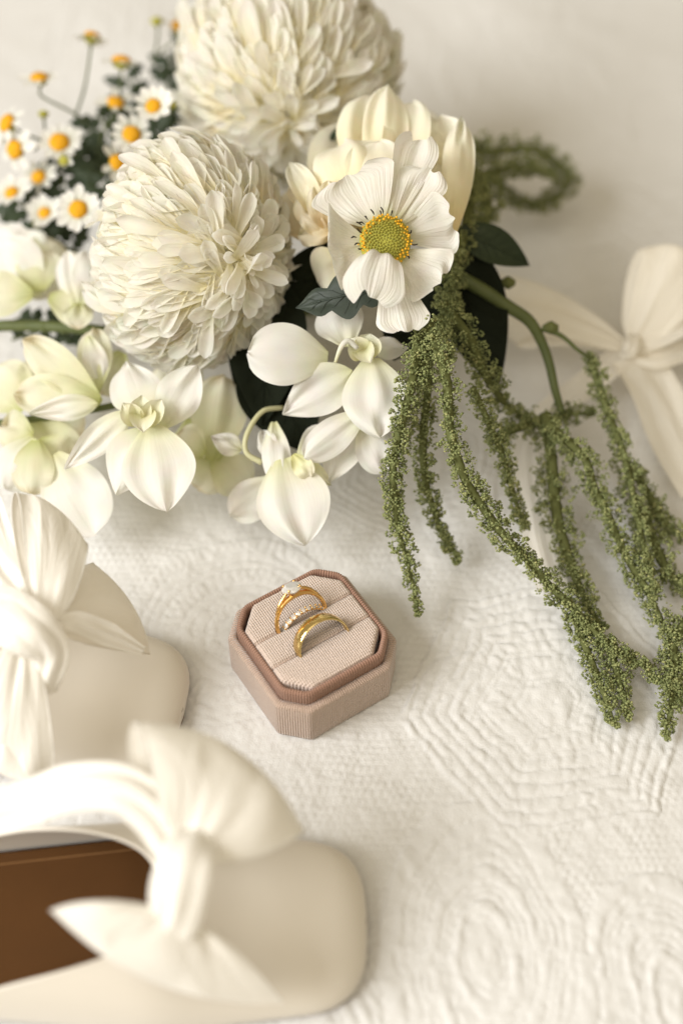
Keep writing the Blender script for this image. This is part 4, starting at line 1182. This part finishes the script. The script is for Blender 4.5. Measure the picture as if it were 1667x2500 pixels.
# ------------------------------------------------------------------ ribbons
def fanloop(knot, Lp, Rp, n, thick=0.8, bulge=0.5, pleat=0.25, npl=2.5, kw=0.7, edge=0.6, nv=30, nu=29, seed=0, soft=0.55, sep=None):
    """a bow loop: pleated at the knot, spreading to its outer fold, two layers deep"""
    knot, Lp, Rp = map(lambda a: np.asarray(a, float), (knot, Lp, Rp)); n = nrm(n)
    mid = (Lp + Rp) / 2
    d = nrm(mid - knot)
    s = nrm(Rp - Lp)
    u = np.linspace(0, 1, nv)
    out = np.where(u < 0.5, u * 2, 2 - u * 2)[:, None]           # 0 at the knot, 1 at the fold
    out = np.sin(out * math.pi / 2) ** 0.9
    lay = np.cos(u * math.pi)[:, None] * np.clip(np.sin(u * math.pi), 0, 1)[:, None] ** 0.5
    v = np.linspace(0, 1, nu)[None]
    e = Lp + (Rp - Lp) * v[..., None] + d * edge * (4 * v * (1 - v))[..., None]
    k = knot + s * ((v - 0.5) * kw)[..., None]
    g = out ** 0.62
    P = knot + (mid - knot) * out[..., None] + ((Rp - Lp) * (1) * 1.0) * ((v - 0.5) * g)[..., None] + s * ((v - 0.5) * kw * (1 - g))[..., None] + d * (edge * 4 * v * (1 - v) * out ** 1.5)[..., None]
    warp = 0.9 * vnoise(v * 3.1 + seed * 5, 0 * v + seed, 77) + 0.25 * out * (vnoise(v * 2.0 + seed, out * 2, 78) - 0.5)
    fold = np.abs(np.sin(math.pi * (npl * 1.6 * v + warp))) ** 0.75 - 0.6
    fold2 = np.abs(np.sin(math.pi * (npl * 3.7 * v + 1.7 * warp + 0.3))) - 0.6
    wav = (pleat * fold * np.clip(1.05 - 0.95 * out, 0, 1) + 0.35 * pleat * fold2 * np.clip(1 - 1.1 * out, 0, 1)) * np.clip(out * 6, 0, 1)
    si = int(seed * 10)
    nzz = (vnoise(v * 2.2 + seed + 0 * out, u[:, None] * 3.0 + 0 * v, si) - 0.5) + 0.5 * (vnoise(v * 5.1 + seed + 0 * out, u[:, None] * 4.0 + 0 * v, si + 1) - 0.5)
    droop = -0.20 * np.abs(2 * v - 1) ** 2.2 * out * np.linalg.norm(Rp - Lp) * 0.35
    sp = n if sep is None else nrm(sep)
    P = P + sp * (lay * thick / 2 * (1 - 0.35 * np.abs(2 * v - 1) ** 3))[..., None]
    P = P + n * (bulge * np.sin(out * math.pi * 0.8) + wav + nzz * out * soft + droop)[..., None]
    return P


def strip(pts, width, up, n=40, nu=13, pleat=0.0, npl=2, wprof=None, seed=0, arch=0.0):
    C = spline(pts, n)
    T = np.gradient(C, axis=0); T /= np.linalg.norm(T, axis=1)[:, None]
    s = np.cross(T, nrm(up)); s /= np.linalg.norm(s, axis=1)[:, None]
    nn = np.cross(s, T)
    v = np.linspace(0, 1, n)[:, None]; u = np.linspace(-1, 1, nu)[None]
    w = width / 2 * (np.ones((n, 1)) if wprof is None else np.interp(v, np.linspace(0, 1, len(wprof)), wprof))
    z = pleat * (1.6 * np.abs(np.sin(0.5 * (u * math.pi * npl + seed + v * 2.2 + 2.0 * vnoise(v * 4 + 0 * u, u * 1.5 + seed, 5)))) - 0.8) * (0.5 + vnoise(v * 3 + 0 * u, u * 2 + seed, 6)) + arch * (1 - u ** 2) + 0.2 * pleat * (vnoise(v * 6 + 0 * u, u * 2 + 0 * v, seed) - .5)
    return C[:, None] + s[:, None] * (u * w)[..., None] + nn[:, None] * z[..., None]


Zp = np.array([0, 0, 1.0])
rb = Thing('ribbon_bow', 'sheer beige silk ribbon tied in a bow on the quilt behind the amaranth', 'ribbon', U(1540, 850, 1.5))
rb.surf('loop', fanloop(U(1545, 845, 2.2), U(1560, 600, 4.6), U(1720, 740, 3), Zp, 1.6, 0.6, 0.12, npl=0.8, edge=0.9, seed=2, soft=0.9, sep=RT * 0.7 + Zp * 0.6), M['ribbon'])
rb.surf('tail', strip([U(1540, 845, 2.2), U(1600, 820, 2.6), U(1690, 770, 2.8), U(1790, 700, 2)], 1.6, Zp, pleat=0.2, seed=1), M['ribbon'])
rb.surf('tail', strip([U(1540, 850, 2.2), U(1600, 870, 2.2), U(1680, 850, 1.8), U(1790, 840, 1.2)], 1.4, Zp, pleat=0.18, seed=4), M['ribbon'])
rb.surf('loop', fanloop(U(1535, 845, 2.2), U(1180, 690, 1.8), U(1260, 860, 1.2), Zp, 1.0, 0.9, 0.12, seed=5, npl=0.9, edge=0.8, soft=1.0), M['ribbon'])
rb.surf('tail', strip([U(1530, 860, 2.2), U(1440, 930, 1.8), U(1330, 1020, 1.6), U(1285, 1130, 1.3), U(1310, 1290, .8), U(1350, 1440, .5)], 1.35, Zp, pleat=0.06, seed=6), M['sheer'])
rb.surf('tail', strip([U(1545, 865, 2.2), U(1600, 960, 1.4), U(1650, 1080, .8), U(1720, 1200, .5)], 2.4, Zp, pleat=0.15, seed=7), M['ribbon'])
rb.surf('knot', strip([U(1520, 880, 1.6), U(1530, 862, 2.5), U(1540, 842, 2.7), U(1553, 815, 1.8)], 0.85, Zp, n=24, nu=21, pleat=0.06, npl=2, arch=0.3, seed=3), M['ribbon'])

# ------------------------------------------------------------------ shoes
def shoe(label, toe, heel, z0=0.0, W=3.55, hopen=4.2, sopen=7.2):
    toe = np.array([toe[0], toe[1], 0.0]); hd = nrm([heel[0], heel[1], 0]); sd = np.array([hd[1], -hd[0], 0])   # sd: to the camera side when heel is on the left
    t = Thing('shoe', label, 'shoe', toe, 'pair of ivory bow mules')
    L = 24.0

    tab = np.arange(-6, 30, 0.05)
    ker = np.hanning(61); ker /= ker.sum()
    def smooth(xs, ys):
        return np.convolve(np.interp(tab, xs, ys), ker, mode='same')
    wtab = smooth([0, 2.5, 7, 14, 21, 24], [0.82, 0.86, 1.0, 0.80, 0.80, 0.78])
    htab = smooth([-6, 0, 2, 4.5, 7.2, 11, 24], [0.5, 0.68, 0.98, 1.75, hopen * 0.70, hopen * 0.85, hopen * 0.9])

    def w(s):
        s = np.asarray(s, float)
        tip = np.clip(1 - np.clip(1 - s / 3.0, 0, 1) ** 3.4, 0, 1) ** (1 / 2.8)
        tail = np.clip(1 - np.clip((s - (L - 3)) / 3, 0, 1) ** 2.4, 0, 1) ** (1 / 2.4)
        return W * np.interp(s, tab, wtab) * tip * tail

    def hgt(s):
        s = np.asarray(s, float)
        return np.clip(1 - np.clip(1 - s / 1.2, 0, 1) ** 2.4, 0, 1) ** (1 / 2.2) * np.interp(s, tab, htab)

    def pos(s, lat, z):
        return toe + hd * np.asarray(s)[..., None] + sd * np.asarray(lat)[..., None] + Zp * (np.asarray(z) + z0)[..., None]
    # sole and insole
    ss = np.concatenate([np.linspace(0, 2.6, 22) ** 1.0, np.linspace(2.8, 21, 30), np.linspace(21.2, 24, 16)])
    def plate(name, grow, za, zb, mat):
        o = np.concatenate([np.stack([ss, w(ss) + grow * (w(ss) > 0)], 1), np.stack([ss, -(w(ss) + grow * (w(ss) > 0))], 1)[::-1]])
        n = len(o)
        v = np.concatenate([pos(o[:, 0], o[:, 1], np.full(n, za)), pos(o[:, 0], o[:, 1], np.full(n, zb))])
        f = [(i, (i + 1) % n, n + (i + 1) % n, n + i) for i in range(n)]
        h = n // 2
        for b in (0, n):
            f += [(b + i, b + i + 1, b + n - 2 - i, b + n - 1 - i) for i in range(h - 1)]
        t.part(name, v, f, mat, smooth=False)
    plate('sole', -0.02, 0.02, 0.38, M['sole'])
    plate('insole', -0.12, 0.42, 0.62, M['insole'])
    st_ = np.linspace(0.6, 23.4, 46)
    for sg in (-1, 1):
        t.surf('insole_stitching', tube(pos(st_, sg * np.maximum(w(st_) - 0.55, 0.05), np.full(len(st_), 0.625)), 0.028, 120, 5), M['stitch'], close_u=True)
    # upper: from the toe back to a curved opening
    ph = np.linspace(0, math.pi, 61)[None]; tau = np.linspace(0, 1, 60)[:, None] ** 1.25
    so = sopen + 7.0 * np.abs(np.cos(ph)) ** 2.2
    s = tau * so
    lat = (w(s) + 0.06) * np.sign(np.cos(ph)) * np.abs(np.cos(ph)) ** 0.72
    z = 0.34 + hgt(s) * np.abs(np.sin(ph)) ** 0.80
    P = pos(s, lat, z)
    t.surf('upper', P, M['ivory'], solid=0.10)
    t.surf('topline', tube(P[-1][4:-4:4], 0.085, 60, 7), M['ivory'], close_u=True)
    return t


sA = shoe('ivory square toed mule in the foreground, its brown insole showing', (2.0, -10.75), (-1, -0.02), hopen=4.4, sopen=7.0)
sBk = shoe('ivory mule at the left edge, behind the foreground mule', (-5.0, -2.3), (-1, 0.16), hopen=4.6, sopen=6.8)

def bow_loop(t, P, mat):
    o = t.surf('bow_loop', P, M[mat])
    for e in (0, -1):
        t.surf('hem', tube(P[:, e][2:-2:3], 0.028, 60, 6), M[mat], close_u=True, parent=o)


# bow of the foreground shoe
nA = nrm(TOCAM + Zp)
bow_loop(sA, fanloop(Q(455, 2085, 44.6), Q(330, 1765, 46.2), Q(735, 2020, 46.6), nA, 2.3, 0.35, 0.20, npl=0.9, edge=1.1, seed=1, soft=1.0, sep=RT * 0.75 + UP * 0.1 + TOCAM * 0.55, nv=70, nu=61), 'bow')
bow_loop(sA, fanloop(Q(440, 2235, 44.2), Q(118, 2222, 43.6), Q(690, 2450, 45.6), nA, 1.3, 0.45, 0.26, npl=1.3, edge=1.0, seed=3.4, soft=0.9, sep=TOCAM + UP * 0.5, nv=70, nu=61), 'bow')
sA.surf('bow_knot', strip([Q(500, 2035, 45.4), Q(462, 2085, 44.0), Q(440, 2160, 43.7), Q(425, 2235, 43.9), Q(400, 2280, 44.8)], 1.75, nA, n=30, nu=41, pleat=0.07, npl=2.4, seed=1, arch=0.40, wprof=[0.9, 1, 1.05, 1, 0.9]), M['bow'])
sA.surf('bow_band', strip([Q(-60, 1990, 46.6), Q(60, 1965, 46.2), Q(170, 1925, 45.6), Q(290, 1925, 45.2), Q(380, 1990, 45.0), Q(440, 2080, 44.9)], 1.55, nA, n=50, nu=31, pleat=0.13, npl=2.4, seed=2, arch=0.2), M['bow'])

# bow of the shoe at the left edge
nB = nrm(TOCAM + 0.6 * Zp)
bow_loop(sBk, fanloop(Q(110, 1500, 50.5), Q(42, 1205, 53.0), Q(215, 1330, 53.0), nB, 1.3, 0.4, 0.14, npl=0.8, edge=0.6, seed=0.5, soft=0.8, sep=RT * 0.8 + TOCAM * 0.5, nv=64, nu=53), 'bow')
bow_loop(sBk, fanloop(Q(125, 1520, 50.8), Q(225, 1370, 53.2), Q(365, 1595, 53.4), nB, 0.8, 0.3, 0.14, npl=0.9, edge=0.6, seed=2.0, soft=0.8, nv=64, nu=53), 'sheer')
sBk.surf('bow_tail', strip([Q(130, 1525, 50.6), Q(190, 1520, 50.8), Q(265, 1550, 51.6), Q(350, 1590, 52.6)], 0.9, nB, n=26, nu=11, pleat=0.10, wprof=[0.5, 0.9, 1.0, 0.35], seed=1), M['bow'])
bow_loop(sBk, fanloop(Q(55, 1580, 50.2), Q(-90, 1800, 50.0), Q(128, 1895, 50.6), nB, 1.0, 0.3, 0.18, npl=1.0, edge=0.7, seed=4.2, soft=0.8, sep=RT * 0.7 + TOCAM * 0.6, nv=54, nu=53), 'bow')
sBk.surf('bow_knot', strip([Q(-20, 1500, 50.6), Q(25, 1510, 49.8), Q(80, 1545, 49.6), Q(120, 1600, 50.2), Q(110, 1680, 50.9)], 1.9, nB, n=30, nu=41, pleat=0.07, npl=2.4, seed=2, arch=0.40, wprof=[1.2, 1.1, 1, 0.8, 0.5]), M['bow'])
sBk.surf('bow_band', strip([Q(-40, 1230, 53), Q(-5, 1330, 52.2), Q(40, 1420, 51.4), Q(70, 1500, 50.8)], 1.4, nB, n=40, nu=27, pleat=0.12, npl=2.2, seed=3), M['bow'])
